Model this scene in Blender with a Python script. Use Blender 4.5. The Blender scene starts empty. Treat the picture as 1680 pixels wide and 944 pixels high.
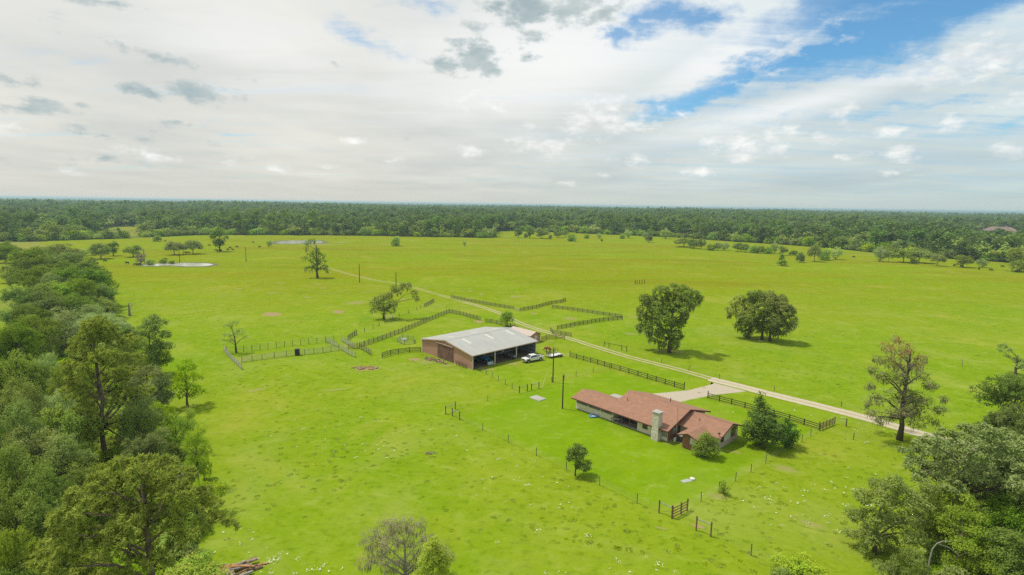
import bpy, bmesh, math, random
import numpy as np
from mathutils import Matrix, Vector
S = bpy.context.scene
C = S.collection
R_ = math.radians
# ------------------------------------------------------------------ camera
CAMH = 41.0; F = 900.0
HL, HR = 322.5, 347.5
roll = math.atan((HR - HL) / 1680.0)
pitch = math.atan((472 - (HL + HR) / 2) * math.cos(roll) / F)
cr, sr, cp, sp = math.cos(roll), math.sin(roll), math.cos(pitch), math.sin(pitch)
right = Vector((cr, sr * sp, sr * cp)); up = Vector((-sr, cr * sp, cr * cp)); fwd = Vector((0, cp, -sp))
cd = bpy.data.cameras.new("camera"); cam = bpy.data.objects.new("camera", cd); C.objects.link(cam)
m = Matrix.Identity(4)
for i in range(3):
    m[i][0] = right[i]; m[i][1] = up[i]; m[i][2] = -fwd[i]
m[2][3] = CAMH
cam.matrix_world = m
cd.sensor_width = 36; cd.lens = 36 * F / 1680; cd.clip_start = 0.5; cd.clip_end = 60000
S.camera = cam
S.view_settings.view_transform = 'Standard'; S.view_settings.look = 'None'
S.view_settings.exposure = 0.42; S.view_settings.gamma = 1
try:
    cy = S.cycles
    cy.use_denoising = False; cy.max_bounces = 6; cy.diffuse_bounces = 4; cy.glossy_bounces = 2
    cy.transmission_bounces = 3; cy.transparent_max_bounces = 6; cy.volume_bounces = 0
    cy.sample_clamp_indirect = 3.0; cy.caustics_reflective = False; cy.caustics_refractive = False
except Exception: pass

def ray(px, py):
    u = px - 840.0; v = 472.0 - py
    return right * u + up * v + fwd * F
def G(px, py, z=0.0):
    d = ray(px, py); t = (z - CAMH) / d.z
    return Vector((d.x * t, d.y * t, z))
def proj(p):
    q = Vector((p[0], p[1], p[2] - CAMH)); dz = q.dot(fwd)
    return 840 + F * q.dot(right) / dz, 472 - F * q.dot(up) / dz
def depth(p): return (Vector(p) - Vector((0, 0, CAMH))).dot(fwd)
def azel(px, py):
    d = ray(px, py).normalized()
    return math.atan2(d.x, d.y), math.asin(d.z)

# ------------------------------------------------------------------ node helpers
class NT:
    def __init__(s, tree): s.t = tree; s.n = tree.nodes; s.l = tree.links
    def node(s, typ, **kw):
        n = s.n.new(typ)
        ins = kw.pop('ins', {})
        for k, v in kw.items(): setattr(n, k, v)
        for k, v in ins.items(): s.set(n.inputs[k], v)
        return n
    def set(s, sock, v):
        if isinstance(v, bpy.types.NodeSocket): s.l.new(v, sock)
        else:
            if sock.type == 'RGBA' and len(v) == 3: v = (*v, 1)
            sock.default_value = v
    def math(s, op, a, b=0.0, c=0.0, clamp=False):
        n = s.n.new('ShaderNodeMath'); n.operation = op; n.use_clamp = clamp
        s.set(n.inputs[0], a); s.set(n.inputs[1], b); s.set(n.inputs[2], c); return n.outputs[0]
    def mr(s, v, a, b, c=0.0, d=1.0, smooth=False):
        n = s.n.new('ShaderNodeMapRange')
        if smooth: n.interpolation_type = 'SMOOTHSTEP'
        for i, q in enumerate((v, a, b, c, d)): s.set(n.inputs[i], q)
        return n.outputs[0]
    def mix(s, f, a, b, mode='MIX'):
        n = s.n.new('ShaderNodeMix'); n.data_type = 'RGBA'; n.blend_type = mode
        s.set(n.inputs[0], f); s.set(n.inputs[6], a); s.set(n.inputs[7], b); return n.outputs[2]
    def noise(s, vec, scale, detail=4.0, rough=0.55, dist=0.0):
        n = s.n.new('ShaderNodeTexNoise')
        if vec is not None: s.set(n.inputs['Vector'], vec)
        s.set(n.inputs['Scale'], scale); s.set(n.inputs['Detail'], detail); s.set(n.inputs['Roughness'], rough); s.set(n.inputs['Distortion'], dist)
        return n.outputs[0]
    def mapping(s, vec, loc=(0, 0, 0), rot=(0, 0, 0), sc=(1, 1, 1), typ='POINT'):
        n = s.n.new('ShaderNodeMapping'); n.vector_type = typ
        s.set(n.inputs[0], vec); s.set(n.inputs[1], loc); s.set(n.inputs[2], rot); s.set(n.inputs[3], sc); return n.outputs[0]

# ------------------------------------------------------------------ sun direction
SUN_EL = R_(64); SUN_AZ = R_(-72)       # azimuth from +Y (view direction) towards +X
sd = Vector((math.sin(SUN_AZ) * math.cos(SUN_EL), math.cos(SUN_AZ) * math.cos(SUN_EL), math.sin(SUN_EL)))
sl = bpy.data.lights.new("sun", 'SUN'); sl.energy = 3.0; sl.angle = R_(4.0); sl.color = (1.0, 0.955, 0.87)
so = bpy.data.objects.new("sun", sl); C.objects.link(so)
so.rotation_euler = sd.to_track_quat('Z', 'Y').to_euler(); so.location = (0, 0, 200)

# ------------------------------------------------------------------ world: Nishita sky with veil of cloud and small cumulus
W = bpy.data.worlds.new("World"); S.world = W; W.use_nodes = True
W.node_tree.nodes.clear(); w = NT(W.node_tree)
tc = w.node('ShaderNodeTexCoord').outputs['Generated']
sx = w.node('ShaderNodeSeparateXYZ', ins={0: tc})
X, Y, Z = sx.outputs
az = w.math('ARCTAN2', X, Y); el = w.math('ARCSINE', Z)
ae = w.node('ShaderNodeCombineXYZ', ins={0: az, 1: el}).outputs[0]
zz = w.math('ADD', w.math('MAXIMUM', Z, 0.0), 0.07)
plane = w.node('ShaderNodeCombineXYZ', ins={0: w.math('DIVIDE', X, zz), 1: w.math('DIVIDE', Y, zz)}).outputs[0]
sky = w.node('ShaderNodeTexSky', sky_type='NISHITA', sun_disc=False, sun_elevation=SUN_EL, sun_rotation=SUN_AZ, air_density=1.0, dust_density=0.6, ozone_density=2.5)
# coordinates stretched 1:2 so cloud noise looks flat
aes = w.mapping(ae, sc=(1.0, 1.9, 1.0))
n_bil = w.noise(aes, 22.0, 7.0, 0.62)
n_bil2 = w.noise(aes, 9.0, 6.0, 0.6)
def pl(px, py):
    d = ray(px, py).normalized(); z = max(d.z, 0) + .07; return Vector((d.x / z, d.y / z))
sdir = pl(1650, 20) - pl(1080, 165); ang = math.atan2(sdir.y, sdir.x)
streak = w.noise(w.mapping(plane, rot=(0, 0, -ang), sc=(0.55, 2.6, 1)), 1.0, 8.0, 0.62, 0.6)
soft = w.noise(w.mapping(plane, sc=(1, 0.8, 1)), 0.55, 5.0, 0.55)
LAST = [None]
wn = w.node('ShaderNodeTexNoise', ins={0: w.mapping(ae, sc=(1, 1.7, 1)), 'Scale': 7.0, 'Detail': 7.0, 'Roughness': 0.66}).outputs['Color']
aew = w.node('ShaderNodeVectorMath', operation='MULTIPLY_ADD', ins={0: w.node('ShaderNodeVectorMath', operation='SUBTRACT', ins={0: wn, 1: (.5, .5, .5)}).outputs[0], 1: (.30, .10, 0), 2: ae}).outputs[0]
def field(items, base=None, warp=False):
    out = base; ae_ = aew if warp else ae
    for it in items:
        # every patch waits for the one before it, which keeps the shader's stack small
        src = ae_ if LAST[0] is None else w.node('ShaderNodeVectorMath', operation='MULTIPLY_ADD', ins={0: LAST[0], 1: (1e-7, 1e-7, 1e-7), 2: ae_}).outputs[0]
        px, py, rx, ry = it[:4]; a = it[4] if len(it) > 4 else 0.0; s_ = it[5] if len(it) > 5 else 1.0
        A, E = azel(px, py)
        mp = w.mapping(src, loc=(A, E, 0), rot=(0, 0, R_(a)), sc=(rx / F, ry / F, 1), typ='TEXTURE')
        ln = w.node('ShaderNodeVectorMath', operation='LENGTH', ins={0: mp}).outputs['Value']
        v = w.math('MULTIPLY_ADD', ln, -s_, s_)
        out = v if out is None else w.math('MAXIMUM', out, v)
        LAST[0] = out
    return out
gaps = field([(1250, 116, 265, 32, 17, 1.15), (1420, 62, 220, 52, 20, 1.1), (1580, 12, 250, 50, 14), (1400, 8, 220, 48, 6), (1095, 24, 85, 36, 0), (1030, 50, 50, 20, 0, .9),
              (600, 50, 100, 24, -18, .4), (655, 78, 80, 18, -15, .36), (1130, 160, 90, 14, 16, .8), (720, 0, 90, 18, 0, .5),
              (380, 208, 60, 7, -8, .35), (1560, 150, 200, 14, 12, .42), (1640, 205, 120, 14, 8, .42), (1330, 140, 200, 10, 10, .5),
              (1240, 200, 120, 8, 6, .3), (140, 95, 130, 14, -6, .22), (200, 100, 200, 10, -8, .2), (1500, 205, 160, 10, 8, .3)], warp=True)
# beyond the frame the cover goes on: broken by openings of the same kind
beyond = w.mr(w.noise(w.mapping(plane, rot=(0, 0, -ang), sc=(.25, .5, 1)), 1.0, 5.0, .6), 0.58, 0.74, 0.0, 0.7)
above = w.mr(el, 0.36, 0.5)
gf = w.math('MAXIMUM', gaps, w.math('MULTIPLY', w.math('SUBTRACT', w.math('MULTIPLY', beyond, 1.5), .3), above))
gapm = w.mr(w.math('ADD', gf, w.math('MULTIPLY', w.math('SUBTRACT', streak, 0.5), 1.35)), 0.02, 0.80, 0.0, .97, True)
blue = w.mix(1.0, sky.outputs[0], (0.056, 0.097, 0.110), 'MULTIPLY')
# veil colour: greyer and darker towards the horizon, bluer to the right
t_el = w.mr(el, 0.0, 0.30)
t_az = w.mr(az, -0.25, 0.75)
hor = w.mix(t_az, (0.535, 0.530, 0.475), (0.42, 0.50, 0.475))
top = w.mix(t_az, (0.66, 0.655, 0.615), (0.60, 0.665, 0.68))
veil = w.mix(w.math('POWER', t_el, 0.75), hor, top)
veil = w.mix(1.0, veil, w.node('ShaderNodeCombineColor', ins={0: w.mr(soft, .3, .7, .80, 1.13), 1: w.mr(soft, .3, .7, .84, 1.12), 2: w.mr(soft, .3, .7, .88, 1.11)}).outputs[0], 'MULTIPLY')
veil = w.mix(w.mr(w.math('MULTIPLY', w.mr(streak, 0.38, 0.62), t_az), 0, 1, 0, .42), veil, (0.30, 0.47, 0.62))
c1 = w.mix(gapm, veil, blue)
# soft bright veils in the middle
bright = field([(900, 90, 420, 130, 10, 1.0), (420, 90, 300, 90, -6, .6), (1200, 90, 200, 46, 24, 1.2), (1300, 175, 300, 28, 12, .9)])
bm_ = w.math('MULTIPLY', w.mr(w.math('ADD', bright, w.math('MULTIPLY', w.math('SUBTRACT', streak, .5), 1.2)), 0.0, 1.0, 0, .75, True), w.math('SUBTRACT', 1.0, w.math('MULTIPLY', gapm, .8)))
c1 = w.mix(bm_, c1, (0.76, 0.765, 0.755))
# white cumulus
cum = field([(1000, 190, 92, 40), (955, 200, 60, 26), (885, 238, 78, 24), (850, 210, 40, 12, 0, .6), (1225, 236, 90, 30), (1180, 230, 50, 16), (1455, 217, 46, 18), (1475, 252, 54, 16),
             (1468, 283, 26, 9), (1655, 168, 40, 18), (1118, 188, 26, 15), (1380, 190, 26, 17), (773, 248, 38, 15), (780, 167, 80, 20, 0, .8),
             (1050, 262, 50, 14, 0, .9), (1160, 282, 50, 11, 0, .8), (245, 254, 62, 13, -8, .8), (378, 264, 44, 12, 0, .8), (585, 232, 26, 9), (545, 275, 30, 8, 0, .8), (450, 278, 30, 9, 0, .8),
             (1540, 110, 60, 34, 0, .8), (1640, 95, 90, 36, 0, .9), (1345, 228, 26, 14, 0, .9), (1300, 218, 30, 13), (1380, 260, 22, 8, 0, .8), (1560, 200, 40, 12, 0, .7), (1665, 250, 40, 16, 0, .8), (1280, 90, 90, 30, 20, .7),
             (20, 210, 50, 12, 0, .8), (1000, 288, 40, 7, 0, .6), (930, 300, 30, 6, 0, .5), (640, 265, 26, 7, 0, .6), (100, 282, 50, 7, 0, .5)])
cm = w.mr(w.math('ADD', cum, w.math('MULTIPLY', w.math('SUBTRACT', n_bil, 0.51), 3.3)), 0.12, 1.15, 0, .85, True)
n_sh = w.noise(w.mapping(aes, loc=(0, .012, 0)), 30.0, 5.0, .6)
cumc = w.mix(w.mr(n_sh, .38, .6), (0.62, 0.64, 0.635), (0.80, 0.80, 0.775))
c2 = w.mix(cm, c1, cumc)
# grey low scraps of cloud
gry = field([(780, 92, 62, 38, 0, 1.25), (728, 108, 56, 19, 0, 1.2), (800, 112, 30, 24, 0, 1.2), (325, 154, 74, 21, 0, 1.3), (243, 148, 36, 17, 0, 1.1), (72, 174, 52, 19), (8, 127, 36, 15), (870, 14, 90, 46, 0, 1.2), (940, 16, 100, 32, 0, 1.2), (865, 58, 36, 26), (868, 94, 26, 12),
             (150, 0, 80, 9), (770, 42, 34, 14, -20, .8), (230, 84, 30, 12, -25, .55), (548, 104, 18, 9, 0, .8), (130, 172, 20, 9, 0, .9), (290, 202, 50, 9, 0, .6), (130, 205, 80, 14, -8, .5), (170, 222, 110, 12, 0, .45),
             (60, 30, 40, 10, 0, .4), (120, 262, 120, 10, 0, .4), (680, 228, 50, 7, 0, .35), (1020, 10, 50, 16, 0, .6), (270, 95, 150, 12, -8, .5)])
gm = w.mr(w.math('ADD', gry, w.math('MULTIPLY', w.math('SUBTRACT', n_bil, 0.5), 3.0)), 0.22, 1.0, 0, .9, True)
gcol = w.mix(w.mr(n_bil2, .4, .6), (0.27, 0.35, 0.375), (0.40, 0.46, 0.465))
c3 = w.mix(gm, c2, gcol)
hz = w.mr(el, 0.0, 0.05, 0.8, 0.0, True)
c4 = w.mix(hz, c3, hor)
low = w.mr(Z, -0.02, 0.0)
c5 = w.mix(low, (0.16, 0.22, 0.08), c4)
bg = w.node('ShaderNodeBackground', ins={'Color': c5, 'Strength': 0.96})
# clouds are written for strength 1 (the Nishita part is scaled by its multiply colour, about 0.08)
w.l.new(bg.outputs[0], w.node('ShaderNodeOutputWorld').inputs[0])
try: W.cycles.sampling_method = 'MANUAL'; W.cycles.sample_map_resolution = 256
except Exception: pass

# ------------------------------------------------------------------ materials
MATS = {}
def mat(name, col, rough=0.8, metal=0.0, var=0.12, scale=3.0, col2=None, bump=0.0, coord='Object', emit=None, spec=0.3, stretch=(1, 1, 1), rib=None, thr=(.35, .65)):
    if name in MATS: return MATS[name]
    mm = bpy.data.materials.new(name); mm.use_nodes = True; mm.node_tree.nodes.clear(); t = NT(mm.node_tree)
    co = t.node('ShaderNodeTexCoord').outputs[coord]
    co = t.mapping(co, sc=stretch)
    nz = t.noise(co, scale, 5.0, 0.6)
    c2 = col2 if col2 else tuple(max(0, c * (1 - 2.2 * var)) for c in col)
    cc = t.mix(t.mr(nz, thr[0], thr[1]), col, c2)
    p = t.node('ShaderNodeBsdfPrincipled', ins={'Base Color': cc, 'Roughness': rough, 'Metallic': metal, 'Specular IOR Level': spec})
    h = None
    if rib:
        axis, period, amt, dark = rib
        sxn = t.node('ShaderNodeSeparateXYZ', ins={0: t.node('ShaderNodeTexCoord').outputs[coord]})
        wv = t.math('PINGPONG', t.math('DIVIDE', sxn.outputs[axis], period), 0.5)
        h = t.mr(wv, 0.0, 0.12)
        cc2 = t.mix(t.mr(h, 0, 1, dark, 0), cc, tuple(c * .45 for c in col))
        t.set(p.inputs['Base Color'], cc2)
    if bump or rib:
        b = t.node('ShaderNodeBump', ins={'Strength': 0.6, 'Distance': bump if not rib else rib[2], 'Height': h if h is not None else nz})
        t.l.new(b.outputs[0], p.inputs['Normal'])
    t.l.new(p.outputs[0], t.node('ShaderNodeOutputMaterial').inputs[0])
    MATS[name] = mm; return mm

def leaf_mat(name, dark, light, trans=0.45, vary=0.2, dry=None, dryamt=0.0):
    mm = bpy.data.materials.new(name); mm.use_nodes = True; mm.node_tree.nodes.clear(); t = NT(mm.node_tree)
    at = t.node('ShaderNodeAttribute', attribute_name='tint').outputs['Fac']
    oi = t.node('ShaderNodeObjectInfo').outputs['Random']
    c = t.mix(at, dark, light)
    if dry is not None:
        zc = t.node('ShaderNodeSeparateXYZ', ins={0: t.node('ShaderNodeTexCoord').outputs['Object']}).outputs[2]
        dn = t.noise(t.node('ShaderNodeTexCoord').outputs['Object'], .35, 3.0)
        f = t.math('MULTIPLY', t.mr(t.math('ADD', t.mr(zc, dryamt, dryamt + 5), t.math('SUBTRACT', dn, .5)), .2, .8), .9)
        c = t.mix(f, c, dry)
    hs = t.node('ShaderNodeHueSaturation', ins={'Hue': t.math('MULTIPLY_ADD', oi, 0.03, 0.482), 'Saturation': t.mr(t.math('FRACT', t.math('MULTIPLY', oi, 7.3)), 0, 1, .85, 1.1), 'Value': t.mr(t.math('FRACT', t.math('MULTIPLY', oi, 13.7)), 0, 1, 1 - vary, 1 + vary), 'Color': c}).outputs[0]
    d = t.node('ShaderNodeBsdfDiffuse', ins={'Color': hs}); tr = t.node('ShaderNodeBsdfTranslucent', ins={'Color': t.mix(.4, hs, (.22, .30, .03))})
    mx = t.node('ShaderNodeMixShader', ins={0: trans, 1: d.outputs[0], 2: tr.outputs[0]})
    t.l.new(mx.outputs[0], t.node('ShaderNodeOutputMaterial').inputs[0]); MATS[name] = mm; return mm

def grass_nodes(t, lawn=0.0):
    """pasture colour from world position; returns colour and height sockets"""
    pos = t.node('ShaderNodeNewGeometry').outputs['Position']
    big = t.noise(pos, 0.011, 4.0, .55); mid = t.noise(pos, 0.07, 4.0, .6, .4)
    fine = t.noise(t.mapping(pos, sc=(.8, 1.15, 1)), 0.95, 4.0, .58); grain = t.noise(pos, 2.6, 3.0, .6)
    yy = t.node('ShaderNodeSeparateXYZ', ins={0: pos}); dist = t.mr(yy.outputs[1], 190, 300)
    band = t.noise(t.mapping(pos, sc=(.35, 1.0, 1)), 0.02, 4.0, .6, .8)
    near = t.mix(t.mr(mid, .32, .68), (0.182, 0.255, 0.0104), (0.134, 0.226, 0.0060))
    near = t.mix(t.mr(big, .40, .62), near, (0.196, 0.249, 0.0136))
    far = t.mix(t.mr(band, .38, .6), (0.167, 0.233, 0.0020), (0.196, 0.198, 0.0036))
    far = t.mix(t.mr(mid, .35, .75, 0, .6), far, (0.149, 0.226, 0.0024))
    c = t.mix(dist, near, far)
    if not isinstance(lawn, float) or lawn: c = t.mix(lawn, c, t.mix(t.mr(mid, .3, .7), (0.165, 0.260, 0.0036), (0.123, 0.226, 0.0028)))
    blot = t.noise(t.mapping(pos, sc=(1, 1.3, 1)), .27, 6.0, .68, .5)
    c = t.mix(t.math('MULTIPLY', t.mr(blot, .50, .68), .50), c, t.mix(dist, (0.118, 0.192, 0.0045), (0.135, 0.175, 0.002)))
    c = t.mix(t.math('MULTIPLY', t.mr(blot, .46, .30), .60), c, (0.250, 0.300, 0.055))
    olive = t.mr(t.noise(t.mapping(pos, sc=(.22, 1.0, 1)), .028, 5.0, .62, 1.0), .52, .66)
    c = t.mix(t.math('MULTIPLY', t.math('MULTIPLY', olive, dist), .55), c, (0.150, 0.140, 0.004))
    tn = t.mr(fine, .54, .66); tf = t.mr(mid, .3, .65, .35, 1.0)
    fade = t.mr(yy.outputs[1], 150, 420, 1.0, .35)
    c = t.mix(t.math('MULTIPLY', t.math('MULTIPLY', tn, tf), t.math('MULTIPLY', fade, .80 if isinstance(lawn, float) and not lawn else .30)), c, (0.095, 0.155, 0.0045))
    c = t.mix(t.math('MULTIPLY', t.mr(fine, .42, .3), .26 if isinstance(lawn, float) and not lawn else .15), c, (0.264, 0.303, 0.0360))
    c = t.mix(t.math('MULTIPLY', t.mr(grain, .35, .7), .25), c, t.mix(.5, c, (0.055, 0.121, 0.0024)))
    pale = t.mr(t.noise(pos, .045, 6.0, .7, .8), .50, .66)
    c = t.mix(t.math('MULTIPLY', pale, .42 if isinstance(lawn, float) and not lawn else .2), c, t.mix(dist, (0.235, 0.275, 0.055), (0.205, 0.215, 0.022)))
    # worn, straw-coloured places
    dry = t.math('MULTIPLY', t.mr(t.noise(pos, .033, 7.0, .72, .6), .54, .68), t.mr(grain, .3, .7, .4, 1))
    c = t.mix(t.math('MULTIPLY', dry, .60 if isinstance(lawn, float) and not lawn else .3), c, (0.297, 0.275, 0.0440))
    h = t.math('ADD', t.math('MULTIPLY', fine, .8), t.math('MULTIPLY', grain, .25))
    return c, h, pos
def ground_mat(name, lawn=0.0, lawn_edge=False, over=None, over2=None, mask='none', soft=.35, strength=1.0, nscale=.5):
    mm = bpy.data.materials.new(name); mm.use_nodes = True; mm.node_tree.nodes.clear(); t = NT(mm.node_tree)
    if lawn_edge:
        v_ = t.node('ShaderNodeSeparateXYZ', ins={0: t.node('ShaderNodeUVMap').outputs[0]}).outputs[1]
        lawn = t.math('MULTIPLY', lawn, t.mr(t.math('ADD', v_, t.math('MULTIPLY', t.math('SUBTRACT', t.noise(t.node('ShaderNodeNewGeometry').outputs['Position'], .35, 5, .65), .5), 5.0)), -.4, 2.4, 0, 1, True))
    c, h, pos = grass_nodes(t, lawn)
    if over:
        nz = t.noise(pos, nscale, 5.0, .65); n2 = t.noise(pos, 3.0, 3.0, .6)
        oc = t.mix(t.mr(n2, .3, .7), over, over2 or tuple(q * .75 for q in over))
        uv = t.node('ShaderNodeUVMap').outputs[0]; su = t.node('ShaderNodeSeparateXYZ', ins={0: uv})
        if mask == 'disc':
            ln = t.node('ShaderNodeVectorMath', operation='LENGTH', ins={0: uv}).outputs['Value']
            f = t.mr(t.math('ADD', ln, t.math('MULTIPLY', t.math('SUBTRACT', nz, .5), 1.3)), .95, .95 - soft, 0, strength, True)
        elif mask == 'tracks':     # two wheel ruts with grass in the middle; u = metres from the centre line
            au = t.math('ABSOLUTE', su.outputs[0])
            d = t.math('ABSOLUTE', t.math('SUBTRACT', au, .88))
            f = t.mr(t.math('ADD', d, t.math('MULTIPLY', t.math('SUBTRACT', nz, .5), .8)), .52, .24, 0, strength, True)
            f = t.math('MULTIPLY', f, t.mr(t.noise(pos, .11, 3.0), .3, .5, .55, 1))
        elif mask == 'road':
            au = t.math('ABSOLUTE', su.outputs[0])
            e = t.mr(t.math('ADD', au, t.math('MULTIPLY', t.math('SUBTRACT', nz, .5), .8)), 1.95, 1.55, 0, strength, True)
            mid_ = t.mr(t.math('ADD', au, t.math('MULTIPLY', t.math('SUBTRACT', nz, .5), .6)), .12, .4, .45, 1, True)
            f = t.math('MULTIPLY', e, mid_)
        elif mask == 'edge':       # v = metres from the border
            f = t.mr(t.math('ADD', su.outputs[1], t.math('MULTIPLY', t.math('SUBTRACT', nz, .5), 1.4)), .1, .8, 0, strength, True)
        else: f = strength
        c = t.mix(f, c, oc)
    p = t.node('ShaderNodeBsdfDiffuse', ins={'Color': c})
    b = t.node('ShaderNodeBump', ins={'Strength': .8, 'Distance': .2 if isinstance(lawn, float) and not lawn else .1, 'Height': h})
    t.l.new(b.outputs[0], p.inputs['Normal'])
    t.l.new(p.outputs[0], t.node('ShaderNodeOutputMaterial').inputs[0]); MATS[name] = mm; return mm

# ------------------------------------------------------------------ object helpers
def mesh_np(name, V, faces4=None, faces=None, mats=(), tint=None, smooth=False, uv=None, midx=None):
    me = bpy.data.meshes.new(name)
    if faces4 is not None:
        V = np.asarray(V, np.float32); Fq = np.asarray(faces4, np.int32)
        me.vertices.add(len(V)); me.vertices.foreach_set('co', V.ravel())
        me.loops.add(Fq.size); me.loops.foreach_set('vertex_index', Fq.ravel())
        k = Fq.shape[1]; me.polygons.add(len(Fq))
        me.polygons.foreach_set('loop_start', np.arange(0, Fq.size, k, dtype=np.int32))
        me.polygons.foreach_set('loop_total', np.full(len(Fq), k, np.int32))
        me.update(calc_edges=True)
    else:
        me.from_pydata([tuple(v) for v in V], [], faces)
    if tint is not None:
        a = me.attributes.new('tint', 'FLOAT', 'POINT'); a.data.foreach_set('value', np.asarray(tint, np.float32))
    if uv is not None:
        l = me.uv_layers.new(name='UVMap'); vi = np.empty(len(me.loops), np.int32); me.loops.foreach_get('vertex_index', vi)
        l.data.foreach_set('uv', np.asarray(uv, np.float32)[vi].ravel())
    for q in mats: me.materials.append(q)
    if midx is not None: me.polygons.foreach_set('material_index', np.asarray(midx, np.int32))
    if smooth: me.polygons.foreach_set('use_smooth', np.ones(len(me.polygons), bool))
    me.update(); return me
class MB:
    def __init__(s): s.v = []; s.f = []; s.mi = []; s.cur = 0
    def add(s, vs, fs):
        b = len(s.v); s.v += [tuple(q) for q in vs]; s.f += [tuple(b + i for i in f) for f in fs]; s.mi += [s.cur] * len(fs)
    def box(s, x0, x1, y0, y1, z0, z1):
        s.add([(x0, y0, z0), (x1, y0, z0), (x1, y1, z0), (x0, y1, z0), (x0, y0, z1), (x1, y0, z1), (x1, y1, z1), (x0, y1, z1)],
              [(0, 3, 2, 1), (4, 5, 6, 7), (0, 1, 5, 4), (1, 2, 6, 5), (2, 3, 7, 6), (3, 0, 4, 7)])
    def hexa(s, p8):
        s.add(p8, [(0, 3, 2, 1), (4, 5, 6, 7), (0, 1, 5, 4), (1, 2, 6, 5), (2, 3, 7, 6), (3, 0, 4, 7)])
    def prism(s, prof, a0, a1, axis='y'):   # profile in the two other axes, extruded
        n = len(prof)
        def P(p, a): return (p[0], a, p[1]) if axis == 'y' else ((a, p[0], p[1]) if axis == 'x' else (p[0], p[1], a))
        vs = [P(p, a0) for p in prof] + [P(p, a1) for p in prof]
        s.add(vs, [tuple(range(n)), tuple(reversed(range(n, 2 * n)))] + [(i, i + n, (i + 1) % n + n, (i + 1) % n) for i in range(n)])
    def tube(s, pts, rad, n=6, cap=True):
        pts = [Vector(p) for p in pts]; vs = []; fs = []
        for i, p in enumerate(pts):
            d = (pts[min(i + 1, len(pts) - 1)] - pts[max(i - 1, 0)]).normalized()
            a = d.orthogonal().normalized() if i == 0 else (a - d * a.dot(d)).normalized()
            b = d.cross(a); r = rad[i] if hasattr(rad, '__len__') else rad
            for k in range(n):
                t = 2 * math.pi * k / n; vs.append(p + a * (r * math.cos(t)) + b * (r * math.sin(t)))
        for i in range(len(pts) - 1):
            for k in range(n): fs.append((i * n + k, i * n + (k + 1) % n, (i + 1) * n + (k + 1) % n, (i + 1) * n + k))
        if cap: fs += [tuple(reversed(range(n))), tuple(range((len(pts) - 1) * n, len(pts) * n))]
        s.add(vs, fs)
    def cyl(s, c, r, h0, h1, axis='z', n=16):
        def P(h):
            return {'z': (c[0], c[1], h), 'y': (c[0], h, c[1]), 'x': (h, c[0], c[1])}[axis]
        s.tube([P(h0), P(h1)], r, n)
    def mesh(s, name, *mats, smooth=False):
        me = mesh_np(name, s.v, faces=s.f, mats=mats, midx=s.mi)
        bmm = bmesh.new(); bmm.from_mesh(me); bmesh.ops.recalc_face_normals(bmm, faces=bmm.faces); bmm.to_mesh(me); bmm.free()
        if smooth: me.polygons.foreach_set('use_smooth', np.ones(len(me.polygons), bool))
        return me
def ob(name, me, parent=None, loc=(0, 0, 0), rot=(0, 0, 0), sc=(1, 1, 1)):
    o = bpy.data.objects.new(name, me); C.objects.link(o)
    o.location = loc; o.rotation_euler = rot; o.scale = sc
    if parent: o.parent = parent
    return o
def tag(o, label, cat, group=None):
    o['label'] = label; o['category'] = cat
    if group: o['group'] = group
    return o
def empty(name, loc, label, cat, rz=0, sc=(1, 1, 1), group=None):
    o = ob(name, None, None, loc, (0, 0, rz), sc); o.empty_display_size = .5; return tag(o, label, cat, group)
def kind(o, k): o['kind'] = k; return o
def copy_thing(src, loc, rz, sc, label, group=None, cat=None):
    r = src.copy(); C.objects.link(r); r.location = loc; r.rotation_euler = (0, 0, rz); r.scale = sc
    r['label'] = label
    if group: r['group'] = group
    elif 'group' in r: del r['group']
    if cat: r['category'] = cat
    for ch in list(src.children):
        c = ch.copy(); C.objects.link(c); c.parent = r
        for g in ch.children:
            d = g.copy(); C.objects.link(d); d.parent = c
    return r
def bevel(me, w, seg=1):
    bmm = bmesh.new(); bmm.from_mesh(me); bmesh.ops.bevel(bmm, geom=bmm.edges[:], offset=w, segments=seg, affect='EDGES', profile=.5); bmm.to_mesh(me); bmm.free(); return me

# ------------------------------------------------------------------ ground, lawn, tracks, bare patches
GR = ground_mat('pasture_grass')
def ground():
    me = mesh_np('ground', [(-22000, -400, 0), (22000, -400, 0), (22000, 24000, 0), (-22000, 24000, 0)], faces=[(0, 1, 2, 3)], mats=[GR])
    kind(ob('ground', me), 'structure')
ground()
def poly_sheet(name, pts, z, material, edge=False, ins=1.2):
    pts = [Vector((p[0], p[1], z)) for p in pts]
    if not edge:
        me = mesh_np(name, pts, faces=[tuple(range(len(pts)))], mats=[material]); return ob(name, me)
    c = sum(pts, Vector()) / len(pts); n = len(pts); inner = []
    for p in pts: inner.append(p + (c - p).normalized() * ins)
    V = pts + inner; Fc = [(i, (i + 1) % n, (i + 1) % n + n, i + n) for i in range(n)] + [tuple(range(n, 2 * n))]
    uv = [(0, 0)] * n + [(0, ins)] * n
    me = mesh_np(name, V, faces=Fc, mats=[material], uv=uv); return ob(name, me)
LAWN = [(756, 686), (800, 664), (850, 643), (905, 627), (1000, 608), (1060, 625), (1122, 640), (1160, 652), (1245, 676), (1345, 706), (1300, 735), (1232, 775), (1127, 838), (1081, 840), (1045, 825), (880, 748)]
kind(poly_sheet('lawn', [G(*p) for p in LAWN], .012, ground_mat('lawn_grass', .85, True), True, 3.0), 'structure')
kind(poly_sheet('mown_verge', [G(*p) for p in [(790, 613), (885, 592), (930, 584), (1003, 606), (905, 627), (850, 643)]], .010, ground_mat('mown_grass', .45, True), True, 2.0), 'structure')
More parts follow.
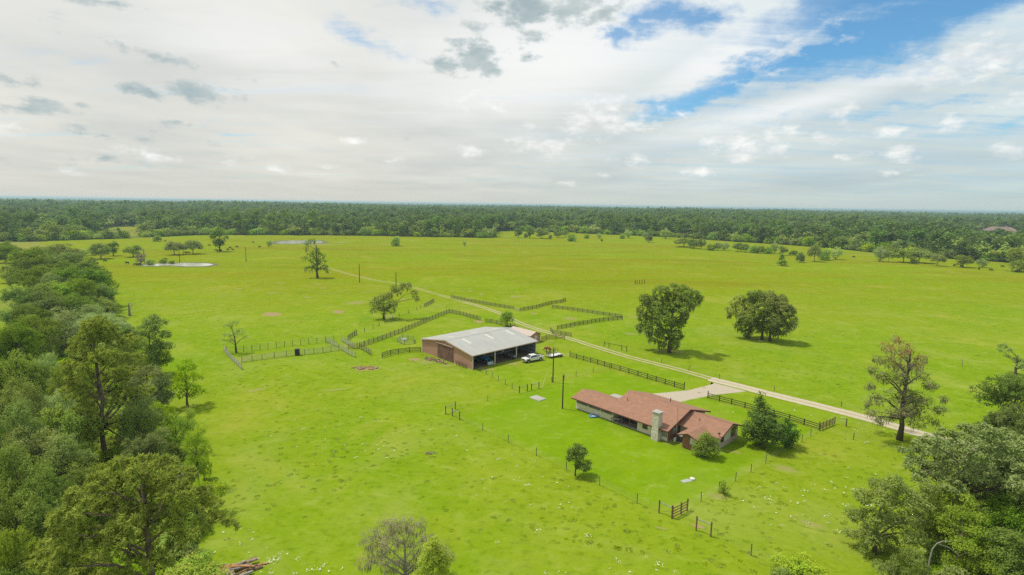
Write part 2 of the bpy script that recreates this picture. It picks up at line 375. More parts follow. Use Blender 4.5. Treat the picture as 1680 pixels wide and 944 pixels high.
kind(poly_sheet('roadside_verge', [G(*p) for p in [(932, 571), (985, 580), (1060, 601), (1165, 630), (1122, 638), (1003, 602), (935, 584)]], .011, MATS['mown_grass'], True, 2.0), 'structure')
kind(poly_sheet('roadside_grass', [G(*p) for p in [(1180, 652), (1250, 650), (1330, 668), (1418, 690), (1380, 700), (1345, 703), (1245, 675), (1165, 652)]], .011, MATS['mown_grass'], True, 2.0), 'structure')
def smooth_line(P, n=10):
    out = []
    for i in range(len(P) - 1):
        p0 = P[max(i - 1, 0)]; p1 = P[i]; p2 = P[i + 1]; p3 = P[min(i + 2, len(P) - 1)]
        for k in range(n):
            t = k / n
            out.append(.5 * ((2 * p1) + (-p0 + p2) * t + (2 * p0 - 5 * p1 + 4 * p2 - p3) * t * t + (-p0 + 3 * p1 - 3 * p2 + p3) * t ** 3))
    out.append(P[-1]); return out
def strip(name, px, hw, z, material):
    P = smooth_line([G(*p) for p in px], 8); V = []; uv = []; Fc = []
    us = (-1, -.5, 0, .5, 1); L = 0
    for i, p in enumerate(P):
        d = (P[min(i + 1, len(P) - 1)] - P[max(i - 1, 0)]).normalized(); n = Vector((-d.y, d.x, 0))
        if i: L += (p - P[i - 1]).length
        for u in us: V.append((p.x + n.x * hw * u, p.y + n.y * hw * u, z)); uv.append((u * hw, L))
    for i in range(len(P) - 1):
        for k in range(4): a = i * 5 + k; Fc.append((a, a + 1, a + 6, a + 5))
    return kind(ob(name, mesh_np(name, V, faces=Fc, mats=[material], uv=uv)), 'structure')
TRK = ground_mat('wheel_track', 0.0, False, (0.40, 0.345, 0.22), (0.31, 0.265, 0.15), 'tracks')
RD = ground_mat('gravel_road', 0.0, False, (0.47, 0.405, 0.315), (0.37, 0.305, 0.225), 'road')
strip('gravel_road', [(1900, 815), (1700, 762), (1600, 735), (1510, 712), (1420, 686), (1330, 663), (1260, 646), (1210, 633), (1165, 622)], 2.3, .035, RD)
strip('farm_track', [(1185, 626), (1165, 621), (1100, 603), (1040, 588), (985, 572), (945, 559), (915, 550), (880, 540), (850, 529), (822, 515), (790, 504), (762, 496)], 1.7, .030, TRK)
strip('field_track', [(764, 496), (742, 490), (700, 478), (660, 467), (620, 461), (580, 452), (545, 442), (510, 433)], 1.9, .026, ground_mat('field_track', 0.0, False, (0.36, 0.32, 0.17), (0.28, 0.26, 0.11), 'tracks', strength=.85))
DRV = ground_mat('driveway_gravel', 1.0, False, (0.42, 0.365, 0.28), (0.33, 0.285, 0.215), 'edge')
kind(poly_sheet('driveway', [G(*p) for p in [(1238, 641), (1200, 633), (1172, 620), (1170, 630), (1130, 640), (1080, 645), (1010, 650), (1000, 655), (1030, 668), (1080, 690), (1112, 662), (1140, 656), (1170, 649)]], .020, DRV, True), 'structure')

def disc_patch(name, px, py, wpx, hpx, material, z=.022, rz=0, label=None, seed=0):
    p = G(px, py); D = depth(p); rx = wpx * D / F / 2; ry = (G(px, py - hpx / 2) - G(px, py + hpx / 2)).length / 2
    V = [(0, 0, 0)]; uv = [(0, 0)]; Fc = []; n = 28; rg = random.Random(seed + int(px))
    ph = [rg.uniform(0, 6.28) for _ in range(3)]
    for k in range(n):
        a = 2 * math.pi * k / n; q = 1.12 + .1 * math.sin(2 * a + ph[0]) + .07 * math.sin(3 * a + ph[1]) + .05 * math.sin(5 * a + ph[2])
        V.append((rx * q * math.cos(a), ry * q * math.sin(a), 0)); uv.append((1.1 * math.cos(a), 1.1 * math.sin(a)))
    for k in range(n): Fc.append((0, 1 + k, 1 + (k + 1) % n))
    o = ob(name, mesh_np(name, V, faces=Fc, mats=[material], uv=uv), None, (p.x, p.y, z), (0, 0, rz + -math.atan2(p.x, p.y)))
    return kind(o, 'structure')
DIRT = ground_mat('bare_earth', 0.0, False, (0.30, 0.215, 0.12), (0.25, 0.19, 0.09), 'disc', .35, .9)
DIRT2 = ground_mat('thin_earth', 0.0, False, (0.28, 0.235, 0.11), (0.22, 0.21, 0.07), 'disc', .8, .7)
for i, (x, y, a, b) in enumerate([(445, 516, 36, 8), (555, 512, 24, 6), (600, 605, 40, 9), (680, 590, 22, 6), (1145, 864, 26, 5), (785, 528, 20, 5)]):
    disc_patch('bare_patch', x, y, a, b, DIRT, seed=i)
for i, (x, y, a, b) in enumerate([(585, 497, 50, 8), (447, 481, 26, 4), (505, 488, 18, 4), (522, 466, 22, 3), (530, 473, 16, 3), (460, 465, 20, 3), (368, 486, 18, 3), (392, 474, 18, 2.5),
        (662, 492, 18, 5), (845, 487, 24, 6), (772, 478, 14, 3), (790, 483, 12, 5), (935, 523, 32, 9), (876, 515, 18, 5), (849, 509, 9, 3), (398, 590, 24, 8), (568, 568, 16, 7), (1098, 577, 64, 9),
        (1245, 557, 46, 8), (1085, 867, 24, 5), (700, 594, 40, 8), (640, 519, 34, 6), (1035, 548, 36, 5), (560, 398, 40, 3), (520, 402, 90, 3), (640, 401, 60, 2), (548, 640, 50, 5), (770, 490, 18, 5), (905, 560, 16, 4), (925, 582, 26, 6), (1180, 815, 40, 14), (1290, 770, 60, 16), (600, 480, 24, 2.5), (700, 470, 20, 2), (910, 500, 14, 2), (420, 640, 50, 6), (1040, 520, 30, 4), (800, 606, 34, 6), (842, 597, 44, 5), (735, 600, 30, 5), (1100, 728, 26, 4), (1205, 742, 30, 5), (1330, 860, 70, 12)]):
    disc_patch('thin_patch', x, y, a, b, DIRT2, z=.0215, seed=i)
TAN = ground_mat('dry_field', 0.0, False, (0.22, 0.20, 0.05), (0.17, 0.19, 0.035), 'disc', .3, .8, .02)
disc_patch('dry_meadow', 20, 403, 110, 18, TAN, z=.02)
disc_patch('tan_clearing', 198, 378, 60, 8, TAN, z=.02)
disc_patch('sandy_clearing', 70, 378, 60, 5, TAN, z=.02)
disc_patch('left_glade', 20, 500, 70, 70, ground_mat('left_glade_grass', 0.0, False, (0.17, 0.21, 0.04), (0.13, 0.18, 0.03), 'disc', .4, .7), z=.02)

# ------------------------------------------------------------------ ponds
WAT = bpy.data.materials.new('pond_water'); WAT.use_nodes = True; t = NT(WAT.node_tree); t.n.clear()
pb = t.node('ShaderNodeBsdfPrincipled', ins={'Base Color': (0.46, 0.46, 0.38, 1), 'Roughness': .12, 'Specular IOR Level': 1.0, 'IOR': 1.6})
t.l.new(t.node('ShaderNodeBump', ins={'Strength': .15, 'Distance': .05, 'Height': t.noise(t.node('ShaderNodeNewGeometry').outputs['Position'], 1.5, 3)}).outputs[0], pb.inputs['Normal'])
t.l.new(pb.outputs[0], t.node('ShaderNodeOutputMaterial').inputs[0])
BANK = mat('bank_mud', (0.13, 0.14, 0.05), var=.25, scale=.3)
def pond(name, px, bankw, label):
    P = smooth_line([G(*p) for p in px] + [G(*px[0])], 6)[:-1]; c = sum(P, Vector()) / len(P); n = len(P)
    w_ = mesh_np('pond_water', [(p.x, p.y, .03) for p in P], faces=[tuple(range(n))], mats=[WAT]); o = kind(ob(name, w_), 'structure')
    V = []; rg = random.Random(n)
    for p in P:
        d = (p - c).normalized(); q = bankw * rg.uniform(.6, 1.4)
        V += [(p.x - d.x * .2, p.y - d.y * .2, .02), (p.x + d.x * q * .5, p.y + d.y * q * .5, .32), (p.x + d.x * q * 1.6, p.y + d.y * q * 1.6, .0)]
    Fc = []
    for i in range(n):
        j = (i + 1) % n; Fc += [(3 * i, 3 * j, 3 * j + 1, 3 * i + 1), (3 * i + 1, 3 * j + 1, 3 * j + 2, 3 * i + 2)]
    kind(ob('pond_bank', mesh_np('pond_bank', V, faces=Fc, mats=[BANK], smooth=True)), 'structure')
pond('near_pond', [(351, 434), (340, 432.3), (318, 431.6), (295, 431.8), (286, 433), (279, 432.8), (270, 432.6), (240, 433.5), (236, 436.2), (260, 437.2), (280, 436.4), (300, 437.6), (325, 437.8), (346, 436.2)], 1.6, '')
pond('far_pond', [(526, 395.6), (515, 394.8), (490, 394.8), (470, 395.2), (457, 396.8), (452, 398.6), (462, 400.2), (480, 400.4), (500, 399.4), (515, 399.6), (530, 398.4)], 4.0, '')

# ------------------------------------------------------------------ vegetation generators
rng = np.random.default_rng(7)
def unit(v): return v / (np.linalg.norm(v, axis=1, keepdims=True) + 1e-9)
def cards(c, nrm, ln, wd, tdir=None, rg=rng):
    """kite-shaped leaves"""
    N = len(c); r = unit(rg.normal(size=(N, 3))) if tdir is None else tdir
    nrm = unit(nrm); tt = unit(r - nrm * (r * nrm).sum(1, keepdims=True)); bb = np.cross(nrm, tt)
    ln = np.broadcast_to(ln, (N,))[:, None]; wd = np.broadcast_to(wd, (N,))[:, None]
    V = np.stack([c - tt * ln * .5, c + bb * wd * .5 - tt * ln * .05, c + tt * ln * .5, c - bb * wd * .5 - tt * ln * .05], 1)
    return V.reshape(-1, 3), np.arange(N * 4).reshape(-1, 4)
def puff(lobes, rg, sub_r=.5, sub_k=1.0, nl=20, leaf=.25, flat=.8, bottom=.35, spread=.55, tuft=False, aspect=.55, hang=0):
    """lobes: list of (x,y,z,r). Every lobe carries sub-clumps on its shell, every sub-clump small leaves."""
    CC = []; NN = []; TT = []; T = []
    for (x, y, z, r) in lobes:
        ns = max(3, int(sub_k * 4.6 * (r / sub_r) ** 2))
        d = unit(rg.normal(size=(ns * 2, 3))); d = d[(d[:, 2] > -.25) | (rg.random(len(d)) < bottom)][:ns]
        rr = r * rg.uniform(.72, 1.05, (len(d), 1)); sc = np.array([1, 1, flat])
        cen = np.array([x, y, z]) + d * rr * sc
        lt = rg.uniform(-.15, .15)
        for q, dd in zip(cen, d):
            n = max(2, int(nl * rg.uniform(.6, 1.4)))
            if tuft:
                dr = unit(rg.normal(size=(n, 3)) + dd * .8 + np.array([0, 0, .3])); P = q + dr * sub_r * rg.uniform(.25, .6, (n, 1))
                TT.append(dr); N_ = rg.normal(size=(n, 3))
            else:
                P = q + rg.normal(size=(n, 3)) * sub_r * spread * np.array([1, 1, .7]); N_ = dd * .75 + np.array([0, 0, .55]) + rg.normal(size=(n, 3)) * .55
            CC.append(P); NN.append(N_); T.append(np.clip(.5 + lt + rg.uniform(-.2, .2) + rg.normal(size=n) * .16, 0, 1))
    c = np.concatenate(CC); n = np.concatenate(NN); t_ = np.concatenate(T)
    td = np.concatenate(TT) if tuft else None
    L = leaf * rg.uniform(.6, 1.35, len(c))
    V, Fq = cards(c, n, L, L * aspect, td, rg)
    return V, Fq, np.repeat(t_, 4)
def moss_mesh(name, lobes, rg, n=900, ln=(.6, 2.0), wd=.14, mats_=None):
    idx = rg.integers(0, len(lobes), n); lb = np.array(lobes)[idx]
    d = unit(rg.normal(size=(n, 3))); d[:, 2] = -np.abs(d[:, 2]) * .6
    c = lb[:, :3] + d * lb[:, 3:4] * .9; L = rg.uniform(*ln, n); c[:, 2] -= L / 2
    td = np.tile(np.array([[0, 0, -1.]]), (n, 1)) + rg.normal(size=(n, 3)) * .08
    V, Fq = cards(c, rg.normal(size=(n, 3)) * np.array([1, 1, .1]), L, wd * rg.uniform(.5, 1.6, n), unit(td), rg)
    return mesh_np(name, V, Fq, mats=[mats_], tint=np.repeat(rg.random(n), 4))
def wood_mesh(name, rg, H, lobes, r0, trunk_top=.75, lean=(0, 0), n_limb=14, mat_=None, fork=None, twig=0, base=.22):
    mb = MB(); tt = H * trunk_top
    P = []; Rr = []
    for i in range(7):
        f = i / 6; P.append((lean[0] * f * f + (rg.normal() * .02 * H * .3 if 0 < i < 6 else 0), lean[1] * f * f, tt * f - (.3 if i == 0 else 0))); Rr.append(r0 * (1.35 if i == 0 else 1) * (1 - .72 * f) + .03)
    mb.tube(P, Rr, 7)
    def trunk_at(z):
        f = max(0, min(1, z / tt)); return Vector((lean[0] * f * f, lean[1] * f * f, tt * f)), r0 * (1 - .72 * f)
    ls = sorted(lobes, key=lambda l: -l[3])[:n_limb] if n_limb < len(lobes) else lobes
    for (x, y, z, r) in ls:
        hd = math.hypot(x, y)
        p0, rr = trunk_at(max(H * base, min(tt, z - .5 * hd - .1 * H * rg.random())))
        p3 = Vector((x, y, z + r * .3)); mid = p0.lerp(p3, .5) + Vector((rg.normal() * .05 * hd, rg.normal() * .05 * hd, .08 * hd)); q = p0.lerp(p3, .8) + Vector((rg.normal() * .08 * hd, rg.normal() * .08 * hd, .05 * hd))
        rl = min(rr * .62, .05 + r0 * .45)
        mb.tube([p0, mid, q, p3], [rl, rl * .7, rl * .42, rl * .12 + .01], 5, cap=False)
        for k in range(twig):
            a = p0.lerp(p3, rg.uniform(.35, .95)); dv = Vector(rg.normal(size=3)); dv.z = abs(dv.z) * .6; dv.normalize(); e = a + dv * r * rg.uniform(.6, 1.3)
            m2 = a.lerp(e, .5) + Vector(rg.normal(size=3)) * .1 * r
            mb.tube([a, m2, e], [rl * .3, rl * .18, .012], 4, cap=False)
            for j in range(2):
                a2 = a.lerp(e, rg.uniform(.3, .9)); e2 = a2 + (dv + Vector(rg.normal(size=3)) * .7).normalized() * r * .5
                mb.tube([a2, e2], [rl * .12 + .006, .006], 3, cap=False)
    return mb.mesh(name, mat_, smooth=True)
def lobes_for(shape, rg, H, R, n):
    L = []
    if shape == 'round':
        n = int(n * 1.25)
        for i in range(n):
            d = rg.normal(size=3); d /= np.linalg.norm(d); f = rg.uniform(.55, .88)
            r = R * rg.uniform(.20, .38); zc = .55 * H
            x, y, z = d[0] * f * R, d[1] * f * R, zc + d[2] * f * H * .48
            if z < .16 * H: z = .16 * H + rg.random() * .15 * H
            L.append((x, y, z, r))
    elif shape == 'low':      # spreading, flattened
        for i in range(n):
            a = rg.uniform(0, 6.28); f = math.sqrt(rg.random()) * .82; r = R * rg.uniform(.2, .34)
            L.append((math.cos(a) * f * R, math.sin(a) * f * R, H * (.34 + .54 * (1 - f * f) * rg.uniform(.35, 1)), r))
    elif shape == 'bush':
        for i in range(n):
            a = rg.uniform(0, 6.28); f = math.sqrt(rg.random()) * .7; r = R * rg.uniform(.28, .42)
            L.append((math.cos(a) * f * R, math.sin(a) * f * R, H * rg.uniform(.22, .82 - .25 * f), r))
    elif shape == 'cone':
        for i in range(n):
            h = rg.random() ** .85; a = rg.uniform(0, 6.28); w_ = R * (1 - h) ** .75 * .85 * rg.uniform(.6, 1.0)
            L.append((math.cos(a) * w_, math.sin(a) * w_, H * (.08 + .86 * h), R * rg.uniform(.18, .3) * (1.1 - .6 * h)))
    elif shape == 'pine':
        k = 0
        while k < n:
            h = rg.uniform(.34, .97); a = rg.uniform(0, 6.28); env = R * (1.0 - ((h - .34) / .66) ** 1.7 * .85) * (.72 if h < .42 else 1)
            w_ = env * rg.uniform(.3, .95); L.append((math.cos(a) * w_, math.sin(a) * w_, H * h + .04 * w_, R * rg.uniform(.13, .24))); k += 1
    elif shape == 'tall':
        for i in range(n):
            h = rg.uniform(.25, .95); a = rg.uniform(0, 6.28); env = R * math.sqrt(max(.05, 1 - ((h - .55) / .48) ** 2)); w_ = env * rg.uniform(.25, .85)
            L.append((math.cos(a) * w_, math.sin(a) * w_, H * h, R * rg.uniform(.26, .42)))
    return L

BARK = mat('bark_grey_brown', (0.14, 0.105, 0.075), var=.25, scale=2.5, bump=.03)
BARKP = mat('bark_pine', (0.20, 0.145, 0.10), var=.3, scale=3.0, bump=.03)
DEADW = mat('dead_wood', (0.36, 0.31, 0.25), var=.22, scale=3.0)
LM = {
 'oak': leaf_mat('oak_leaves', (0.160, 0.232, 0.034), (0.375, 0.460, 0.088)),
 'dark': leaf_mat('dark_leaves', (0.105, 0.185, 0.026), (0.275, 0.390, 0.058)),
 'bright': leaf_mat('bright_leaves', (0.232, 0.453, 0.023), (0.475, 0.560, 0.051), .45, .12),
 'olive': leaf_mat('olive_leaves', (0.221, 0.305, 0.051), (0.475, 0.560, 0.128)),
 'pale': leaf_mat('pale_feathery_leaves', (0.309, 0.463, 0.086), (0.500, 0.560, 0.211), .45),
 'blue': leaf_mat('grey_green_leaves', (0.185, 0.255, 0.048), (0.410, 0.480, 0.135), .42),
 'pine': leaf_mat('pine_needles', (0.230, 0.287, 0.055), (0.500, 0.560, 0.132), .42),
 'lime': leaf_mat('lime_leaves', (0.363, 0.560, 0.023), (0.500, 0.560, 0.046), .45, .05),
 'moss': leaf_mat('hanging_moss', (0.125, 0.125, 0.080), (0.235, 0.225, 0.150), .3, .1),
 'twig': leaf_mat('dry_twigs', (0.20, 0.165, 0.12), (0.34, 0.29, 0.21), .1, .1),
 'half': leaf_mat('half_dead_leaves', (0.149, 0.190, 0.055), (0.299, 0.345, 0.110), .4, .1, dry=(0.42, 0.25, 0.11, 1), dryamt=12.5),
 'forest': leaf_mat('forest_leaves', (0.050, 0.105, 0.018), (0.185, 0.275, 0.050), .3, .42),
}
def leafmesh(name, lobes, seed, matk, **kw):
    rg = np.random.default_rng(seed); V, Fq, t_ = puff(lobes, rg, **kw)
    return mesh_np(name, V, Fq, mats=[LM[matk]], tint=t_)

# prototypes: (crown mesh, trunk mesh, H, R)
PROTO = {}
def proto(key, shape, matk, seed, H, R, n, leafkw, r0=None, lean=(0, 0), top=.75, moss=0, bark=None, nlimb=12, twig=0, sparse=0):
    rg = np.random.default_rng(seed); L = lobes_for(shape, rg, H, R, n)
    cm_ = leafmesh('crown_' + key, L, seed + 1, matk, **leafkw)
    tm = wood_mesh('trunk_' + key, rg, H, L, r0 or (.022 * H + .02), top, lean, nlimb, bark or BARK, twig=twig, base=.08 if shape in ('cone', 'bush') else .22)
    mo = moss_mesh('moss_' + key, L, rg, moss, mats_=LM['moss']) if moss else None
    PROTO[key] = (cm_, tm, H, R, mo)
HI = dict(sub_r=.75, nl=17, leaf=.36, sub_k=1.05, spread=.38)
def hi(**k): d = dict(HI); d.update(k); return d
LM['evergreen'] = leaf_mat('evergreen_leaves', (0.045, 0.100, 0.020), (0.150, 0.250, 0.050), .3, .1)
proto('oak_a', 'round', 'oak', 11, 14, 6.5, 34, hi()); proto('oak_b', 'round', 'oak', 12, 13, 6.5, 26, hi(sub_r=.7))
proto('dark_a', 'round', 'dark', 13, 14, 6.0, 34, hi()); proto('dark_b', 'tall', 'dark', 14, 15, 5.0, 34, hi())
proto('bright_a', 'tall', 'bright', 15, 12, 4.2, 30, hi(leaf=.28)); proto('bright_b', 'round', 'bright', 16, 10, 5.0, 24, hi())
proto('olive_a', 'low', 'olive', 17, 12, 7.0, 40, hi()); proto('pale_a', 'low', 'pale', 18, 12, 7.5, 44, hi(leaf=.24, flat=.45, sub_r=.7))
proto('blue_a', 'round', 'blue', 19, 13, 5.5, 34, hi(leaf=.32)); proto('pine_a', 'pine', 'pine', 20, 20, 5.5, 60, hi(tuft=True, leaf=.5, aspect=.2, flat=.55, nl=20, sub_r=.6), bark=BARKP, top=.95)
proto('bush_a', 'bush', 'oak', 21, 4, 3.0, 18, hi(sub_r=.45, leaf=.24)); proto('bush_b', 'bush', 'bright', 22, 4, 3.0, 16, hi(sub_r=.45, leaf=.24))
# middle distance, 200 m and more: fewer, larger leaves
MID = dict(sub_r=1.0, nl=8, leaf=.80, sub_k=1.25, bottom=1.0)
def mi(**k): d = dict(MID); d.update(k); return d
proto('m_round', 'round', 'oak', 31, 12, 6, 20, mi(), nlimb=6); proto('m_dark', 'round', 'dark', 32, 12, 6, 20, mi(), nlimb=6)
proto('m_tall', 'tall', 'dark', 33, 14, 4.5, 20, mi(), nlimb=6); proto('m_low', 'low', 'olive', 34, 10, 7, 24, mi(), nlimb=8, moss=60)
proto('m_cone', 'cone', 'dark', 35, 12, 4.5, 34, mi(), nlimb=6); proto('m_bush', 'bush', 'oak', 36, 5, 4, 14, mi(), nlimb=4)
proto('m_bright', 'bush', 'bright', 37, 6, 4.5, 16, mi(), nlimb=4); proto('m_pale', 'round', 'pale', 38, 10, 5, 16, mi(), nlimb=6)
LO = dict(sub_r=2.0, nl=5, leaf=1.9, sub_k=1.3, spread=.5)
for q, (shape, H, R, mk, n) in enumerate([('round', 16, 6.5, 'forest', 12), ('round', 18, 7.5, 'forest', 14), ('round', 13, 6.0, 'oak', 12), ('tall', 19, 5.5, 'forest', 14), ('pine', 22, 5.0, 'dark', 26), ('low', 14, 8.0, 'olive', 12)]):
    proto('f%d' % q, shape, mk, 50 + q, H, R, n, LO if shape != 'pine' else dict(sub_r=1.3, nl=5, leaf=1.5, sub_k=1.3), nlimb=3, top=.7)

FIRST = {}
NAMES = {'oak': 'oak_tree', 'dark': 'broadleaf_tree', 'bright': 'broadleaf_tree', 'olive': 'spreading_tree', 'pale': 'feathery_tree', 'blue': 'broadleaf_tree', 'pine': 'pine_tree', 'bush': 'bush'}
def tree_thing(key, loc, rz, sc, label, group=None, name=None, cat=None):
    cm_, tm, H, R, mo = PROTO[key]
    nm = name or NAMES.get(key.split('_')[0], 'tree')
    if nm == 'tree' and 'bush' in key: nm = 'bush'
    cat = cat or ('bush' if nm == 'bush' else 'tree')
    k = (key, nm)
    if k in FIRST: return copy_thing(FIRST[k], loc, rz, sc, label, group, cat)
    r = empty(nm, loc, label, cat, rz, sc, group)
    ob('trunk', tm, r); ob('crown', cm_, r)
    if mo: ob('hanging_moss', mo, r)
    FIRST[k] = r; return r
TR = random.Random(5)
def by_top(key, px, ytop, wpx, h, label, group=None, **k):
    """tree of height h whose top shows at (px, ytop)"""
    p = G(px, ytop, h); p.z = 0; H, R = PROTO[key][2:4]
    dd = depth((p.x, p.y, h * .7)); w_ = wpx * dd / F
    return tree_thing(key, p, TR.uniform(0, 6.28), (w_ / 2 / R, w_ / 2 / R, h / H * .97), label, group, **k)
def by_base(key, px, ybase, ytop, wpx, label, group=None, **k):
    p = G(px, ybase); dd = depth(p); H, R = PROTO[key][2:4]
    # height from the picture line through the top
    d = ray(px, ytop); tq = math.hypot(p.x, p.y) / math.hypot(d.x, d.y); h = CAMH + d.z * tq; w_ = wpx * dd / F
    return tree_thing(key, p, TR.uniform(0, 6.28), (w_ / 2 / R * 1.05, w_ / 2 / R * 1.05, h / H), label, group, **k)
def hero(name, px, ybase, H, lobepx, matk, label, seed, depth_spread=.6, leafkw=None, r0=.3, top=.75, bark=None, moss=0, mossln=(.6, 2.), twig=0, nlimb=20, lean=0, wood_only=False, base=.22, cat='tree', loc=None, mossw=.14, drymat=None, dup=0, twigs=None):
    """a tree drawn from its own list of foliage masses: (px, py, r_px[, depth offset in m])"""
    p = G(px, ybase) if loc is None else loc
    dd = depth(p); a = -math.atan2(p.x, p.y); rg = np.random.default_rng(seed)
    hd = math.hypot(p.x, p.y); L = []
    for l in lobepx:
        d = ray(l[0], l[1]); r = l[2] * dd / F; off = l[3] if len(l) > 3 else rg.uniform(-1, 1) * depth_spread * 3
        # on the vertical plane through the trunk facing the camera, moved back or forth
        n = Vector((p.x, p.y, 0)).normalized(); tq = (hd + off) / (d.x * n.x + d.y * n.y)
        q = Vector((d.x * tq, d.y * tq, CAMH + d.z * tq)) - p
        ca, sa = math.cos(-a), math.sin(-a)
        L.append((q.x * ca - q.y * sa, q.x * sa + q.y * ca, q.z, r))
    for k in range(dup):
        L += [(x + rg.normal() * r * .8, y + rg.normal() * r * .9, z + rg.normal() * r * .45, r * rg.uniform(.7, 1.0)) for x, y, z, r in list(L)[:len(lobepx)]]
    H = max(l[2] + l[3] * .2 for l in L) if name != 'broken_snag' else H
    e = empty(name, p, label, cat, a)
    ob('trunk', wood_mesh('trunk', rg, H, L, r0, top, (lean, 0), nlimb, bark or BARK, twig=twig, base=base), e)
    if not wood_only: ob('crown', leafmesh('crown', L, seed + 1, matk, **(leafkw or hi())), e)
    if twigs: ob('bare_twigs', leafmesh('bare_twigs', L, seed + 5, 'twig', **twigs), e)
    if moss: ob('hanging_moss', moss_mesh('hanging_moss', L, rg, moss, mossln, mossw, LM['moss']), e)
    return e, L

# ------------------------------------------------------------------ common materials
M_BARN = mat('barn_wall_metal', (0.42, 0.235, 0.17), rough=.6, var=.05, scale=.8, rib=(1, .30, .015, .10))
M_BARNX = mat('barn_wall_metal_long', (0.44, 0.225, 0.165), rough=.6, var=.05, scale=.8, rib=(0, .30, .015, .10))
M_DOOR = mat('barn_door_boards', (0.215, 0.115, 0.085), rough=.7, var=.2, scale=1.2, rib=(1, .42, .03, .6), stretch=(1, 1, .3))
M_TRIM = mat('pinkish_trim', (0.48, 0.355, 0.285), var=.06)
M_ROOF = mat('galvanised_roof', (0.375, 0.37, 0.335), rough=.5, metal=.15, var=.06, scale=.5, rib=(0, .45, .012, .08), stretch=(1, .3, 1), col2=(0.33, 0.325, 0.30))
M_SKYL = mat('roof_light_panel', (0.50, 0.49, 0.42), rough=.4, var=.05)
M_STEEL = mat('pale_steel_post', (0.62, 0.55, 0.42), var=.1)
M_IN = mat('insulation_lining', (0.26, 0.31, 0.35), var=.12)
M_GIRT = mat('dark_girt', (0.03, 0.03, 0.035))
M_EARTH = mat('barn_floor_earth', (0.165, 0.12, 0.075), var=.22, scale=.8, bump=.05)
M_WHITE = mat('white_paint', (0.56, 0.555, 0.51), var=.05, scale=2)
M_SIDING = mat('cream_siding', (0.66, 0.62, 0.49), rough=.8, var=.07, scale=1.5, rib=(0, .4, .012, .25))
M_SIDY = mat('cream_siding_end', (0.62, 0.59, 0.48), rough=.8, var=.07, scale=1.5)
M_BROWN = mat('brown_wood_siding', (0.25, 0.115, 0.065), rough=.75, var=.18, scale=2, rib=(1, .3, .012, .5))
M_BROWNX = mat('brown_wood_front', (0.27, 0.135, 0.08), rough=.75, var=.18, scale=2, rib=(0, .3, .012, .5))
M_SHIN = mat('red_brown_shingles', (0.290, 0.155, 0.098), rough=.9, var=.13, scale=1.3, bump=.02, col2=(0.235, 0.122, 0.078), rib=(1, .3, .01, .22))
M_FASC = mat('dark_brown_fascia', (0.14, 0.06, 0.04))
M_STONE = mat('chimney_stone', (0.58, 0.53, 0.43), var=.16, scale=3.0, bump=.05, col2=(0.30, 0.29, 0.26), thr=(.42, .7))
M_BRICKY = mat('stone_footing', (0.38, 0.25, 0.19), var=.25, scale=5, bump=.03, col2=(0.48, 0.44, 0.38))
M_GLASS = mat('window_glass', (0.03, 0.04, 0.045), rough=.08, spec=.8)
M_GLASSL = mat('pale_window_glass', (0.30, 0.36, 0.36), rough=.15, spec=.8)
M_DARK = mat('dark_interior', (0.035, 0.03, 0.027))
M_CONC = mat('concrete', (0.36, 0.345, 0.30), var=.1, scale=1.2)
M_CREO = mat('black_fence_board', (0.070, 0.057, 0.045), var=.25, scale=4)
M_GREYW = mat('weathered_grey_wood', (0.175, 0.15, 0.115), var=.25, scale=4)
M_PIPE = mat('grey_pipe_panel', (0.33, 0.32, 0.26), var=.15, rough=.5)
M_PIPED = mat('dark_pipe', (0.10, 0.085, 0.07), var=.2)
M_RUSTP = mat('brown_wood_rail', (0.23, 0.125, 0.075), var=.2, scale=4)
M_TYRE = mat('tyre_rubber', (0.02, 0.02, 0.02), rough=.9)
M_RIM = mat('wheel_rim', (0.45, 0.45, 0.46), rough=.35, metal=.7)
M_BLACK = mat('black_plastic', (0.02, 0.02, 0.022), rough=.6)

def slab(mb, q, th):
    """roof slab from four corner points (counter-clockwise seen from above), thickness downwards"""
    top = [Vector(p) for p in q]; bot = [p - Vector((0, 0, th)) for p in top]
    mb.hexa([*bot, *top])
def part(name, parent, mats_, fn, bev=0, label=None, smooth=False, loc=(0, 0, 0)):
    mb = MB(); fn(mb); me = mb.mesh(name, *(mats_ if isinstance(mats_, (list, tuple)) else [mats_]), smooth=smooth)
    if bev: bevel(me, bev)
    o = ob(name, me, parent, loc)
    if label: o['label'] = label
    return o
def bx(*a): return lambda m_: m_.box(*a)

# ------------------------------------------------------------------ barn
BA = Vector((-9.5, 132.1, 0)); BR = R_(43.3)
barn = empty('metal_barn', BA, 'large metal barn with low grey roof, pinkish brown walls and three open bays', 'barn', BR)
L_, W_, E_, K_ = 22.6, 22.2, 3.75, 5.5
def gable(x0, x1): return lambda m_: m_.prism([(0, 0), (W_, 0), (W_, E_ - .05), (W_ / 2, K_ - .1), (0, E_ - .05)], x0, x1, 'x')
part('gable_wall', barn, M_BARN, gable(0, .15))
part('end_wall', barn, M_BARN, gable(L_ - .15, L_))
part('back_wall', barn, M_BARNX, bx(.15, L_ - .15, W_ - .15, W_, 0, E_ - .06))
part('inner_wall', barn, mat('inner_wall_dark', (0.12, 0.075, 0.055), var=.2), bx(.15, L_ - .15, 6.9, 7.02, 0, E_ + .6))
part('wall_lining', barn, M_IN, bx(L_ - .20, L_ - .155, .1, 6.85, .05, E_ - .1))
for z in (.9, 1.9, 2.9): part('girt', barn, M_GIRT, bx(L_ - .32, L_ - .205, .1, 6.85, z, z + .14))
part('floor', barn, M_EARTH, bx(.16, L_ - .16, .02, 6.88, 0, .05))
part('curb', barn, M_CONC, bx(.2, L_ - .34, 6.65, 6.89, .05, .3))
